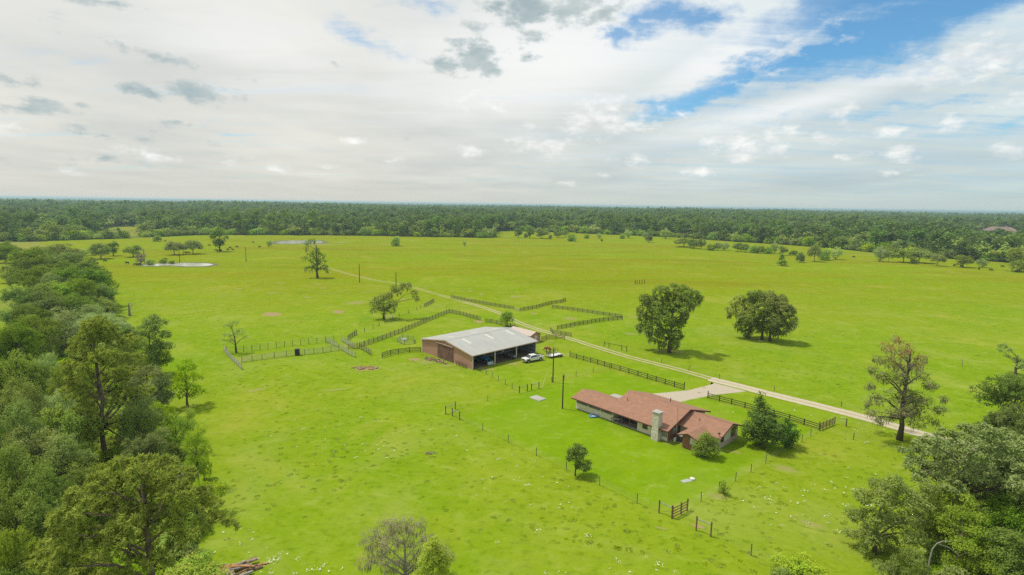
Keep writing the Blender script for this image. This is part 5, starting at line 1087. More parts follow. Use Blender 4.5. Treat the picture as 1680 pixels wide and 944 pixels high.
hero('broad_oak', 1590, 0, 15, [(1500, 762, 17), (1492, 742, 13), (1520, 730, 17), (1550, 718, 17), (1585, 712, 18), (1620, 712, 17), (1650, 720, 18), (1682, 735, 18), (1530, 755, 21), (1565, 745, 22), (1600, 740, 22), (1640, 750, 22), (1675, 765, 22), (1508, 782, 12), (1538, 778, 20), (1572, 774, 22),
     (1608, 775, 22), (1642, 785, 22), (1680, 800, 20), (1562, 800, 16), (1602, 805, 18), (1645, 815, 20), (1680, 835, 20), (1715, 760, 22), (1710, 800, 22)], 'sage', 'broad grey-green oak with a domed crown at the right edge', 122, 1.3, dict(sub_r=.48, nl=24, leaf=.30, sub_k=1.3, spread=.42), .45, loc=ro, twig=1)
r2 = G(1450, 782, 10); r2.z = 0
hero('olive_tree', 1450, 0, 10, [(1442, 795, 14), (1470, 793, 14), (1417, 815, 14), (1450, 820, 18), (1483, 815, 18), (1508, 822, 16), (1402, 845, 12), (1432, 850, 18), (1465, 855, 18), (1498, 850, 18), (1397, 875, 10), (1427, 880, 16), (1460, 890, 16), (1500, 882, 16), (1410, 900, 9), (1445, 915, 14), (1524, 800, 12), (1420, 905, 8)], 'olive', 'loose olive-green tree at the left side of the right cluster', 123, .8, dict(sub_r=.42, nl=20, leaf=.26, sub_k=1.5, bottom=.6), .22, loc=r2, twig=2, nlimb=18)
r3 = G(1585, 832, 9); r3.z = 0
LM['yellow'] = leaf_mat('yellow_green_leaves', (0.17, 0.28, 0.016), (0.32, 0.45, 0.035), .45, .1)
hero('feathery_tree', 1585, 0, 9, [(1545, 850, 13), (1578, 842, 15), (1608, 850, 12), (1560, 870, 15), (1600, 870, 16), (1628, 886, 13), (1580, 895, 17), (1618, 905, 15), (1643, 908, 9), (1560, 918, 13), (1595, 925, 16), (1630, 932, 14), (1570, 950, 16), (1610, 955, 16)], 'yellow', 'yellow-green feathery tree in front of the right cluster', 124, .8, dict(sub_r=.42, nl=24, leaf=.22, sub_k=1.6, flat=.45, bottom=.5), .2, loc=r3, twig=1)
hero('dead_tree', 665, 958, 8.5, [(605, 885, 17), (630, 868, 17), (655, 860, 15), (682, 862, 17), (640, 890, 18), (665, 885, 17), (618, 908, 16), (702, 880, 13), (600, 922, 13), (640, 925, 17), (672, 925, 15), (722, 900, 13), (736, 912, 9), (690, 905, 15)], 'twig', 'grey leafless tree hung with moss at the bottom centre', 125, .5,
     dict(sub_r=.4, nl=6, leaf=.5, sub_k=.45, aspect=.07), .20, bark=DEADW, twig=9, nlimb=14, moss=1500, mossln=(.25, 1.0), mossw=.04, top=.6, base=.12, twigs=dict(sub_r=.4, nl=14, leaf=.7, sub_k=.7, aspect=.035, bottom=.8))
hero('young_tree', 711, 1006, 5.5, [(712, 888, 7, -1), (704, 900, 10, -1), (720, 902, 11, -1), (712, 914, 14, -1), (697, 922, 12, -1), (729, 920, 12, -1), (712, 934, 17, -1), (694, 944, 13, -1), (733, 944, 12, -1), (714, 958, 16, -1)], 'lime', 'vivid lime green young tree in front of the bottom dead tree', 126, .3, dict(sub_r=.28, nl=22, leaf=.17, sub_k=1.3, bottom=.8), .1, base=.1)
bs = G(1531, 960)
def stem(m_):
    m_.tube([(0, 0, 0), (-.1, 0, 1.8), (.05, 0, 3.0), (.55, 0, 4.0), (1.1, 0, 4.5)], [.10, .09, .08, .06, .03], 7); m_.tube([(.4, 0, 3.8), (1.5, .2, 3.6), (2.2, .3, 3.1)], [.04, .03, .015], 5); m_.tube([(.8, 0, 4.3), (2.2, -.2, 4.6)], [.03, .012], 4)
sp_ = G(1531, 890, 7.0); sp_.z = 0
bsm = MB(); bsm.tube([(0, 0, 0), (-.1, 0, 4.8), (0, 0, 6.2), (.3, 0, 7.0), (.8, 0, 7.5), (1.4, 0, 7.7)], [.08, .07, .06, .05, .03, .015], 7); bsm.tube([(.3, 0, 7.0), (1.3, .2, 6.9), (2.2, .3, 6.3)], [.035, .02, .01], 5)
tag(ob('bare_stem', bsm.mesh('bare_stem', mat('silver_bark', (.38, .36, .31), var=.15)), None, sp_, (0, 0, -math.atan2(sp_.x, sp_.y))), 'pale bent bare stem standing in front of the yellow-green feathery tree', 'dead stem')

# ------------------------------------------------------------------ left wood: single trees, from the far end to the near corner
gl = 'trees of the left wood'
LW = [('dark_a', 48, 402, 66, 17, 'dark round tree at the far tip of the left wood'), ('oak_a', 92, 398, 66, 17, 'mid-green oak at the far tip of the left wood'), ('dark_b', 78, 420, 66, 17, 'tall dark tree behind the tan glade in the left wood'),
 ('dark_a', 125, 432, 82, 18, 'big dark round tree on the pasture side of the left wood'), ('oak_b', 60, 440, 70, 16, 'mid-green tree in the middle of the far left wood'), ('olive_a', 150, 455, 66, 14, 'brownish olive spreading tree overhanging the pasture edge'),
 ('olive_a', 160, 480, 50, 10, 'lower olive spreading tree just under the overhanging one'), ('bright_b', 105, 460, 74, 15, 'bright yellow-green tree beside the olive spreading trees'), ('dark_a', 32, 465, 64, 16, 'dark tree bordering the left glade'),
 ('dark_b', 66, 478, 70, 15, 'tall dark tree between the glade and the bright tree'), ('pale_a', 135, 492, 80, 12, 'pale feathery tree on the pasture edge, upper one'), ('blue_a', 95, 500, 72, 14, 'grey-green tree with dark gaps left of the pale feathery ones'),
 ('oak_a', 58, 512, 64, 14, 'mid-green tree left of the grey-green tree'), ('dark_a', 26, 520, 80, 17, 'dark large tree at the frame edge below the glade'), ('pale_a', 160, 506, 84, 11, 'pale feathery tree on the pasture edge, lower one'),
 ('bright_b', 10, 434, 30, 9, 'small bright tree inside the left glade'), ('bright_b', 254, 561, 46, 8, 'small bright tree in front of the dark dense one'),
 ('blue_a', 238, 592, 60, 10, 'speckled pale tree right of the tall pine'), ('oak_b', 212, 560, 60, 12, 'mid-green tree close behind the tall pine'), ('blue_a', 262, 610, 40, 8, 'small grey-green tree on the pasture edge below the dark dense one'),
 ('bright_a', 262, 655, 40, 6, 'little bright tree under the speckled pale tree'), ('oak_b', 225, 672, 66, 10, 'mid-green tree right of the pine trunk'), ('olive_a', 22, 560, 90, 16, 'olive tree at the left frame edge level with the pine top'),
 ('pale_a', 70, 568, 80, 14, 'pale feathery tree left of the pine top'), ('oak_a', 108, 590, 70, 14, 'mid-green tree touching the tall pine on its left'), ('blue_a', 30, 612, 90, 15, 'blue-green tree at the left frame edge, upper one'),
 ('pale_a', 85, 625, 84, 13, 'pale feathery tree left of the pine trunk'), ('oak_a', 12, 655, 90, 15, 'mid-green tree at the left frame edge'), ('bright_b', 95, 665, 90, 12, 'bright tree left of the lower pine trunk'), ('blue_a', 58, 690, 90, 13, 'blue-green tree inside the left wood'),
 ('blue_a', 225, 625, 66, 12, 'grey-green tree right of the middle of the tall pine'), ('blue_a', 238, 700, 70, 9, 'grey-green tree above the crown of the huge pine'), ('oak_a', 20, 725, 100, 14, 'large mid-green tree by the left frame edge above the blue-green ones'),
 ('oak_b', 100, 722, 90, 11, 'mid-green tree at the foot of the tall pine, left'), ('blue_a', 132, 742, 80, 10, 'bluish tree at the foot of the tall pine'), ('dark_a', 62, 765, 96, 13, 'dark tree left of the huge pine top'), ('blue_a', 18, 790, 100, 13, 'blue-green tree at the left frame edge, lower one'),
 ('dark_b', 75, 822, 90, 11, 'dark tree against the left flank of the huge pine'), ('oak_a', 8, 860, 100, 12, 'mid-green tree at the left frame edge near the corner'), ('blue_a', 42, 890, 100, 10, 'blue-green tree near the lower left corner'), ('dark_a', 5, 930, 110, 10, 'dark tree in the lower left corner'),
 ('oak_b', -60, 600, 90, 15, 'tree cut by the left frame edge, farthest'), ('dark_a', -70, 700, 110, 15, 'tree cut by the left frame edge, middle'), ('oak_a', -80, 820, 130, 14, 'tree cut by the left frame edge, nearest'),
 ('bright_b', 286, 678, 52, 7, 'bright leafy tree at the wood edge left of a taller one'), ('bright_a', 318, 690, 42, 10, 'taller bright tree standing last on the pasture side of the wood'), ('bright_a', 306, 668, 30, 6, 'young bright tree just behind the two bright edge trees'),
 ('oak_b', 160, 765, 60, 8, 'small mid-green tree behind the top of the huge pine'), ('bush_b', 332, 745, 26, 4, 'bright bush at the wood edge above the huge pine limb'), ('bush_a', 215, 535, 30, 5, 'bush between the snag and the tall pine'), ('bush_a', 200, 523, 26, 4, 'low bush beside the broken snag'), ('bush_b', 300, 935, 60, 3, 'low bright bush under the huge pine by the logs'),
 ('dark_a', 5, 400, 40, 12, 'dark tree far left behind the tan glade'), ('dark_b', 8, 395, 30, 12, 'tall tree far left behind the tan glade')]
for k_, x, y, w__, h, lb in LW: by_top(k_, x, y, w__, h, lb, gl)
for k_, x, y, w__, h, lb in [('dark_a', 110, 410, 60, 17, 'dark tree between the two farthest rows of the left wood'), ('dark_b', 142, 422, 50, 16, 'tall dark tree closest to the cows at the pasture edge of the left wood'),
 ('oak_a', 92, 440, 60, 16, 'mid-green tree in the thick of the far left wood, left of the big round one'), ('dark_a', 155, 440, 54, 15, 'dark tree just above the brownish overhanging tree'), ('dark_b', 45, 422, 56, 17, 'tall dark tree at the tan glade side of the far left wood'),
 ('oak_b', 84, 452, 60, 15, 'mid-green tree directly left of the bright yellow-green tree'), ('dark_a', 118, 478, 60, 14, 'dark tree below the bright yellow-green tree'), ('dark_a', 45, 495, 64, 15, 'dark tree on the lower rim of the left glade'), ('dark_b', 168, 466, 40, 12, 'narrow dark tree at the outermost bulge of the left wood'),
 ('oak_a', 62, 462, 60, 16, 'mid-green tree on the upper rim of the left glade'), ('dark_a', 128, 452, 60, 16, 'dark tree between the big round one and the brownish overhanging tree')]: by_top(k_, x, y, w__, h, lb, gl)
hero('broadleaf_tree', 250, 618, 14, [(250, 523, 8), (236, 532, 9), (262, 531, 10), (226, 546, 9), (248, 545, 12), (270, 549, 9), (229, 563, 11), (252, 565, 13), (274, 568, 9), (240, 583, 12), (261, 586, 11), (274, 592, 7), (230, 598, 9), (250, 600, 10)], 'dark', 'dark dense tree standing out into the pasture right of the tall pine', 130, .8, dict(sub_r=.6, nl=18, leaf=.36, sub_k=1.3, bottom=.6), .25)
hero('broadleaf_tree', 308, 668, 11, [(308, 594, 7), (299, 603, 8), (317, 605, 8), (293, 618, 8), (308, 618, 11), (324, 620, 8), (289, 633, 7), (303, 635, 11), (319, 637, 9), (330, 643, 5), (296, 648, 7), (314, 649, 8)], 'bright', 'airy green tree with visible trunk standing in the grass right of the wood', 131, .6, dict(sub_r=.5, nl=15, leaf=.32, sub_k=1.0), .2)
RW = [('dark_a', 1660, 812, 90, 9, 'dark tree under the right side of the broad oak'), ('dark_b', 1675, 870, 90, 8, 'dark tree in the lower right corner'), ('bright_b', 1568, 792, 76, 9, 'bright green tree between the broad oak and the olive tree'), ('oak_b', 1535, 800, 60, 8, 'mid-green tree behind the olive tree'),
 ('dark_a', 1674, 606, 96, 14, 'dark layered tree at the right frame edge above the broad oak'), ('dark_a', 1690, 660, 110, 13, 'dark tree right behind the broad oak'), ('dark_a', 1630, 690, 70, 11, 'dark tree peeping over the left shoulder of the broad oak'), ('bush_b', 1320, 918, 90, 3.5, 'yellow-green bush at the bottom edge left of the right cluster'), ('bush_a', 1285, 930, 50, 3, 'small bush at the bottom edge beside the yellow-green bush'),
 ('oak_b', 1500, 905, 70, 7, 'mid-green tree at the bottom edge of the right cluster'), ('blue_a', 1690, 780, 80, 11, 'blue-green tree cut by the right frame edge'), ('oak_b', 1460, 925, 60, 5, 'low tree at the bottom edge below the olive tree'), ('dark_a', 1730, 640, 90, 14, 'dark tree beyond the right frame edge')]
for k_, x, y, w__, h, lb in RW: by_top(k_, x, y, w__, h, lb, 'trees of the right cluster')

# ------------------------------------------------------------------ far pasture trees
FT = [('m_round', 166, 425, 399, 28, 'left rounded tree of the pair nearest the wood, far pasture'), ('m_tall', 186, 420, 395, 18, 'slender right tree of the pair nearest the wood, far pasture'), ('m_round', 219, 422, 402, 26, 'round tree just above the grey dead tree at the pond'), ('m_low', 286, 418.5, 395, 30, 'fuzzy olive tree above the near pond, left of two'),
 ('m_low', 317, 417, 393, 30, 'spreading tree above the near pond, right of two'), ('m_tall', 361, 413, 371, 25, 'dark columnar tree with cows below it'), ('m_bush', 258, 396.5, 385, 14, 'small tree far above the near pond'), ('m_bright', 247, 434.5, 424, 17, 'bright bush on the bank behind the near pond, left'), ('m_bush', 268, 432.5, 424, 12, 'small bush on the bank behind the near pond, middle'),
 ('m_bush', 282, 433, 427, 9, 'low bush on the bank behind the near pond, right'), ('m_pale', 442, 405, 394, 9, 'little pale tree left of the far pond'), ('m_bright', 650, 404, 387, 17, 'round tree alone in the far centre pasture'), ('m_pale', 762, 405, 394, 6, 'tiny sparse tree right of the far round tree'),
 ('m_pale', 137, 420, 408, 20, 'pale bush at the pasture edge by the left wood'),
 ('m_round', 850, 390.5, 374, 13, 'first tree of the far row beyond the centre pasture'), ('m_tall', 869, 391, 369, 14, 'tall tree of the far row, second from its left end'), ('m_bush', 862, 391, 382, 8, 'low bush between the first trees of the far row'), ('m_round', 889, 391.5, 374, 22, 'widest tree of the far row'), ('m_bush', 903, 392.5, 384, 7, 'tiny bush right of the widest tree of the far row'),
 ('m_round', 915, 390.5, 377, 14, 'left one of two joined trees in the far row'), ('m_low', 927, 389.5, 377, 15, 'right one of two joined trees in the far row'), ('m_bright', 938, 396, 381, 18, 'brighter tree slightly in front of the far row'), ('m_bright', 963, 391.5, 384, 10, 'little round tree in the gap right of the far row'),
 ('m_pale', 983, 392, 382, 9, 'pale little tree by the far stump'), ('m_bush', 987, 397, 391, 4, 'tiny dark stump shrub in the far pasture'), ('m_bright', 1021, 392, 383, 11, 'low tree beside a paler one in the far centre'), ('m_pale', 1030, 391, 377, 12, 'pale tree beside a low one in the far centre'), ('m_pale', 1058, 392, 380, 9, 'pale thin tree behind the dark round one, far centre'),
 ('m_round', 1064, 398, 386, 12, 'dark round tree in front of a pale one, far centre'), ('m_pale', 1092, 392, 374, 16, 'pale upright tree near the wood edge, right of centre'),
 ('m_low', 1122, 405.5, 389, 34, 'widest grey-green tree at the left end of the hedge row'), ('m_round', 1137, 408, 392, 18, 'dark tree at the right side of the widest hedge tree'), ('m_round', 1151, 409, 391, 14, 'tree starting the middle stretch of the hedge row'), ('m_bright', 1165, 411, 399, 17, 'low green tree in the middle stretch of the hedge row'), ('m_round', 1177, 411, 398, 12, 'darker low tree in the middle stretch of the hedge row'),
 ('m_pale', 1189, 411, 397, 14, 'pale tree in the middle of the hedge row'), ('m_round', 1210, 413, 398, 15, 'dark round tree in the middle of the hedge row'), ('m_round', 1223, 414, 400, 14, 'tree just right of the dark round hedge tree'), ('m_bright', 1236, 415.5, 401, 18, 'broad green tree in the right half of the hedge row'), ('m_bush', 1248, 416, 402, 12, 'low tree in the right half of the hedge row'),
 ('m_bright', 1260, 416.5, 404, 15, 'yellow-green tree left of the tallest hedge tree'), ('m_pale', 1270, 416.5, 396, 13, 'tallest pale tree of the hedge row'), ('m_round', 1284, 419, 403, 14, 'dark tree right of the tallest hedge tree'), ('m_bush', 1302, 419, 410, 14, 'low hedge bush near the right end of the row'), ('m_cone', 1282, 436.5, 416, 20, 'dark pointed tree alone in front of the hedge row'),
 ('m_bush', 1313, 431, 412, 14, 'thin small tree right of the dark pointed one'), ('m_low', 1336, 429.5, 401, 22, 'large olive tree at the left of the right-hand clump'), ('m_bright', 1354, 427.5, 406, 20, 'middle tree of the right-hand clump'), ('m_pale', 1371, 426, 405, 20, 'right tree of the right-hand clump'),
 ('m_pale', 1443, 429.5, 405, 20, 'pale round tree left of the brownish one, far right'), ('m_low', 1457, 430.5, 409, 15, 'brownish tree right of the pale round one, far right'), ('m_low', 1482, 431, 408, 32, 'left umbrella-shaped tree of the far right pair'), ('m_low', 1507, 431.5, 408, 36, 'right umbrella-shaped tree of the far right pair'),
 ('m_bush', 1498, 433.5, 420, 12, 'small dark tree below the umbrella pair'), ('m_low', 1537, 436.5, 415, 20, 'tree with thin trunk right of the umbrella pair'), ('m_round', 1580, 439, 418, 24, 'double-crowned dark tree at far right'), ('m_pale', 1611, 439, 424, 18, 'thin pale tree right of the double-crowned one'), ('m_bush', 1672, 446, 425, 36, 'large round bush at the far right frame edge'), ('m_round', 1672, 436, 406, 34, 'broad tree behind the round bush at the far right edge'),
 ('m_pale', 1241, 391, 381, 9, 'pale little tree against the wood above the hedge row')]
for a_ in FT:
    k_, x, yb, yt, w__, lb = a_; by_base(k_, x, yb, yt, w__, lb, 'scattered trees of the far pasture', name='bush' if k_ in ('m_bush', 'm_bright') and w__ < 15 else 'pasture_tree')

# ------------------------------------------------------------------ woods beyond the pasture
EDGE = [(-700, 402), (-100, 398), (0, 397), (60, 397), (120, 394), (180, 392.5), (290, 387.5), (330, 386), (420, 386), (600, 387), (700, 389), (806, 391), (816, 381), (850, 379.5), (960, 383.5), (1100, 389.5), (1200, 396.5), (1330, 405), (1420, 413.5), (1500, 421.5), (1560, 425.5), (1660, 431.5), (1800, 440), (2300, 478)]
EP = [G(*p) for p in EDGE]; EA = np.array([math.atan2(p.x, p.y) for p in EP]); ED = np.array([math.hypot(p.x, p.y) for p in EP])
def edge_d(a): return float(np.interp(a, EA, ED))
fg = np.random.default_rng(99); cand = []
def clear(x, y, px, py):
    if 168 < px < 232 and 372 < py < 391: return True
    if 812 < px < 852 and py > 379.2: return True
    if 30 < px < 108 and 374 < py < 382: return True
    return False
# polar jittered grid
d0 = 420.0
while d0 < 4200:
    sp = 11.5 if d0 < 1500 else 13.5 + (d0 - 1500) * .0025
    nA = int((2 * .88) * d0 / sp)
    aa = np.linspace(-.88, .88, nA) + fg.uniform(-.45, .45, nA) * sp / d0
    rr_ = d0 + fg.uniform(-.45, .45, nA) * sp
    for a, r in zip(aa, rr_):
        e = edge_d(a) + 3
        if r < e: continue
        cand.append((a, r, r - e))
    d0 += sp
cand = np.array(cand); xs = np.sin(cand[:, 0]) * cand[:, 1]; ys = np.cos(cand[:, 0]) * cand[:, 1]
# house clearing beyond the right-hand wood
ha = math.atan2(*G(1638, 400).xy)
keep = []; PXY = []
for i in range(len(cand)):
    px, py = proj((xs[i], ys[i], 0)); PXY.append((px, py))
    a, r, dd = cand[i]
    ok = not clear(xs[i], ys[i], px, py)
    if abs(a - ha) < .034 and 860 < r < 1330: ok = False
    if r < 1500 and fg.random() < .06: ok = False
    keep.append(ok)
keep = np.array(keep); PXY = np.array(PXY); cand = cand[keep]; xs = xs[keep]; ys = ys[keep]; PXY = PXY[keep]
nT = len(cand)
def relief(x, y, dd):
    x = np.asarray(x, float); y = np.asarray(y, float)
    return np.clip(np.asarray(dd, float) - 260, 0, 500) / 500 * (4.5 + 3.0 * np.sin(x * .0041 + 1.7 * np.sin(y * .0023)) + 2.5 * np.sin(y * .0052 + x * .0018 + 1))
zs = relief(xs, ys, cand[:, 2])
patchn = np.sin(xs * .012 + 1.3 * np.sin(ys * .007)) + np.sin(ys * .015 + 2 * np.sin(xs * .006)) + fg.normal(size=nT) * .8
pid = np.where(patchn > 1.9, 4, np.where(patchn < -1.9, 3, fg.choice([0, 1, 2, 5], nT, p=[.29, .27, .27, .17])))
fs = fg.uniform(.85, 1.65, nT); 
low = (PXY[:, 0] > 160) & (PXY[:, 0] < 236) & (PXY[:, 1] > 384); fs[low] *= .42
low2 = (PXY[:, 0] > 300) & (PXY[:, 0] < 370) & (cand[:, 2] < 60); fs[low2] *= .5
fs[cand[:, 2] < 9] *= .82
fz = fs ** .5 * fg.uniform(.75, 1.15, nT)
PHT = [16, 18, 13, 19, 22, 14]
infr = (PXY[:, 0] > -8) & (PXY[:, 0] < 1688)
size = np.array([PHT[q] for q in pid]) * fz / cand[:, 1]
score = np.where(infr & (cand[:, 2] < 20), size, -1); ordr = np.argsort(-score)[:300]
ind = np.zeros(nT, bool); ind[ordr] = score[ordr] > 0
KN = ['round_tree', 'round_tree', 'round_tree', 'tall_tree', 'pine_tree', 'spreading_tree']
KD = ['dark round tree', 'large dark round tree', 'lighter round tree', 'tall narrow tree', 'dark pine', 'olive spreading tree']
SEG = [(150, 'in the wood edge behind the tan glade at far left'), (300, 'in the wood edge around the tan clearing'), (440, 'in the wood edge behind the columnar tree'), (560, 'in the wood edge behind the far pond'), (700, 'in the wood edge behind the lone far round tree'), (815, 'in the wood edge left of the far gap'),
       (980, 'in the wood edge behind the far tree row'), (1110, 'in the wood edge right of the far tree row'), (1260, 'in the wood edge behind the hedge row'), (1400, 'in the wood edge behind the right-hand clump'), (1540, 'in the wood edge behind the umbrella pair'), (9999, 'in the wood edge at far right')]
for i in np.where(ind)[0]:
    sg = next(s_ for x_, s_ in SEG if PXY[i, 0] < x_); lb = f'{KD[pid[i]]} {sg}'
    tree_thing('f%d' % pid[i], (xs[i], ys[i], zs[i]), fg.uniform(0, 6.28), (fs[i] * 1.05, fs[i] * 1.05, fz[i]), lb, lb, name=KN[pid[i]], cat='tree')
# the rest of the woods: instanced, one object
def scatter(name, pts, rot, scl, pid_, protos, k='stuff'):
    col = bpy.data.collections.new(name + '_kinds')
    for i, (mesh_list) in enumerate(protos):
        bmm = bmesh.new(); mts = []
        for q in mesh_list:
            n0 = len(bmm.faces); bmm.from_mesh(q); bmm.faces.ensure_lookup_table(); mi = len(mts); mts.append(q.materials[0])
            for f in bmm.faces[n0:]: f.material_index = mi
        me = bpy.data.meshes.new('%s_kind_%02d' % (name, i)); bmm.to_mesh(me); bmm.free()
        for q in mts: me.materials.append(q)
        o = bpy.data.objects.new('%s_kind_%02d' % (name, i), me); col.objects.link(o)
    me = bpy.data.meshes.new(name); me.vertices.add(len(pts)); me.vertices.foreach_set('co', np.asarray(pts, np.float32).ravel())
    for nm, ty, key_, arr in (('rotz', 'FLOAT', 'value', rot), ('scl', 'FLOAT_VECTOR', 'vector', scl), ('pid', 'INT', 'value', pid_)):
        at = me.attributes.new(nm, ty, 'POINT'); at.data.foreach_set(key_, np.asarray(arr).astype(np.int32 if ty == 'INT' else np.float32).ravel())
    o = ob(name, me); kind(o, k)
    ng = bpy.data.node_groups.new(name + '_nodes', 'GeometryNodeTree'); ng.interface.new_socket('Geometry', in_out='INPUT', socket_type='NodeSocketGeometry'); ng.interface.new_socket('Geometry', in_out='OUTPUT', socket_type='NodeSocketGeometry')
    N = ng.nodes; gi = N.new('NodeGroupInput'); go = N.new('NodeGroupOutput'); iop = N.new('GeometryNodeInstanceOnPoints'); ci = N.new('GeometryNodeCollectionInfo')
    ci.inputs['Collection'].default_value = col; ci.inputs['Separate Children'].default_value = True; ci.inputs['Reset Children'].default_value = True
    def na(nm, ty): a = N.new('GeometryNodeInputNamedAttribute'); a.data_type = ty; a.inputs['Name'].default_value = nm; return a.outputs['Attribute']
    cx = N.new('ShaderNodeCombineXYZ'); ng.links.new(na('rotz', 'FLOAT'), cx.inputs[2])
    er = N.new('FunctionNodeEulerToRotation'); ng.links.new(cx.outputs[0], er.inputs[0])
    ng.links.new(gi.outputs[0], iop.inputs['Points']); ng.links.new(ci.outputs[0], iop.inputs['Instance']); iop.inputs['Pick Instance'].default_value = True
    ng.links.new(na('pid', 'INT'), iop.inputs['Instance Index']); ng.links.new(er.outputs[0], iop.inputs['Rotation']); ng.links.new(na('scl', 'FLOAT_VECTOR'), iop.inputs['Scale']); ng.links.new(iop.outputs[0], go.inputs[0])
    md = o.modifiers.new('scatter', 'NODES'); md.node_group = ng
    return o
rest = ~ind
scatter('distant_woods', np.stack([xs[rest], ys[rest], zs[rest]], 1), fg.uniform(0, 6.28, rest.sum()), np.stack([fs[rest] * 1.1, fs[rest] * 1.1, fz[rest]], 1), pid[rest], [[PROTO['f%d' % q][0], PROTO['f%d' % q][1]] for q in range(6)])
# wood floor
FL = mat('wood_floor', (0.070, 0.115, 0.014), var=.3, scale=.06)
av = np.linspace(-.95, .95, 220); rs = [0, 30, 60, 90, 130, 180, 240, 310, 390, 480, 600, 750, 950, 1200, 1500, 1900, 2400, 3000, 3700, 5000, 9000, 21000]; V = []; Fc = []
for a in av:
    e = edge_d(a) + 2
    for r in rs: x_, y_ = math.sin(a) * (e + r), math.cos(a) * (e + r); V.append((x_, y_, .03 + float(relief(x_, y_, r - 8)) * (1 if r < 3600 else .3)))
k_ = len(rs)
for i in range(len(av) - 1):
    for k in range(k_ - 1): Fc.append((i * k_ + k, i * k_ + k + 1, (i + 1) * k_ + k + 1, (i + 1) * k_ + k))
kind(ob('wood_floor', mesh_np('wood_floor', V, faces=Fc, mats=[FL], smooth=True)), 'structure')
# low edge growth in front of and between the first trunks
eg = []; ea = -.86
while ea < .86:
    d_ = edge_d(ea)
    for q in range(2):
        r_ = d_ + 1 + fg.uniform(0, 9) + q * 10; x_, y_ = math.sin(ea) * r_, math.cos(ea) * r_; p_ = proj((x_, y_, 0))
        if not clear(x_, y_, *p_): eg.append((x_, y_, 0))
    ea += 5.5 / d_ * fg.uniform(.6, 1.4)
n_ = len(eg); us = fg.uniform(.9, 1.7, n_)
scatter('wood_edge_thicket', eg, fg.uniform(0, 6.28, n_), np.stack([us, us, us * fg.uniform(.7, 1.2, n_)], 1), fg.integers(0, 2, n_), [[PROTO['m_bush'][0]], [PROTO['m_bright'][0]]])
for n_, x, y, a, b in (('tan_clearing', 198, 380, 84, 15), ('bright_clearing', 832, 384.5, 44, 8), ('sandy_clearing', 70, 378, 70, 5), ('small_clearing', 1170, 368, 20, 1.5)):
    p_ = disc_patch(n_, x, y, a, b, TAN if n_ != 'bright_clearing' else GR, z=.06)
# far canopy to the horizon
ra = []; r = 3900.0
while r < 21000: ra.append(r); r *= 1.014
aa = np.linspace(-.92, .92, 900); A2, R2 = np.meshgrid(aa, np.array(ra)); X2 = np.sin(A2) * R2; Y2 = np.cos(A2) * R2
def hill(x, y): return 5 * np.sin(x * .0011 + 1) * np.sin(y * .0009 + .4) + 4 * np.sin(x * .0023 + 2 * np.sin(y * .001)) 
Z2 = 14 + fg.normal(size=X2.shape) * 2.4 + np.clip(hill(X2, Y2), -3, 9) * np.clip((R2 - 4000) / 3000, 0, 1) + np.clip((R2 - 9000) / 10000, 0, 1) * 12
Z2 = np.minimum(Z2, 39.0); Z2[0, :] = 2
nr, nc = X2.shape; ii = (np.arange(nr - 1)[:, None] * nc + np.arange(nc - 1)[None, :]).ravel()
FQ = np.stack([ii, ii + 1, ii + nc + 1, ii + nc], 1)
kind(ob('far_forest', mesh_np('far_forest', np.stack([X2.ravel(), Y2.ravel(), Z2.ravel()], 1), FQ, mats=[mat('far_forest_canopy', (0.040, 0.085, 0.030), var=.3, scale=.012, col2=(0.026, 0.058, 0.016))])), 'stuff')

# far house in the woods
fh = empty('far_house', G(1638, 376.5) if False else Vector((math.sin(ha) * 1230, math.cos(ha) * 1230, 0)), 'large far house with wide hipped brown roof rising from the woods at far right', 'house', -ha)
def hip(m_, x0, x1, y0, y1, z0, z1, ins):
    m_.add([(x0, y0, z0), (x1, y0, z0), (x1, y1, z0), (x0, y1, z0), (x0 + ins, (y0 + y1) / 2, z1), (x1 - ins, (y0 + y1) / 2, z1)], [(0, 1, 5, 4), (1, 2, 5), (2, 3, 4, 5), (3, 0, 4), (0, 3, 2, 1)])
part('wall', fh, mat('far_wall', (.55, .47, .40)), bx(-22, 22, -8, 8, 0, 8.5)); part('roof', fh, mat('far_roof', (.22, .155, .125), var=.1), lambda m_: hip(m_, -25, 25, -10, 10, 8.5, 15.5, 13)); part('roof', fh, MATS['far_roof'], lambda m_: hip(m_, -9, 5, -13, 2, 8.6, 13.5, 6))
part('chimney', fh, MATS['far_wall'], bx(6, 8, -2, 0, 12, 17))
for x in (-19, -14, -7, -3, 2, 9, 14, 19): part('window', fh, M_WHITE if x in (-19, -7, -3) else M_GLASS, bx(x - .9, x + .9, -8.1, -8.003, 5.6, 8.0))
f2 = empty('far_shed', Vector((math.sin(ha - .052) * 1180, math.cos(ha - .052) * 1180, 0)), 'tiny far white building left of the far brown-roofed house', 'shed', .3); part('wall', f2, M_WHITE, bx(-6, 6, -4, 4, 0, 13.4)); part('roof', f2, M_WHITE, lambda m_: m_.prism([(-4.4, 13.4), (4.4, 13.4), (0, 15.6)], -6.4, 6.4, 'x'))
tm_ = G(1489, 352); tm_ = tm_.normalized() * 5200
tw_ = empty('radio_mast', tm_, 'very faint thin radio mast on the horizon at right', 'mast')
part('mast', tw_, mat('mast_grey', (.5, .5, .5)), lambda m_: m_.tube([(0, 0, 0), (0, 0, 44)], .5, 4))

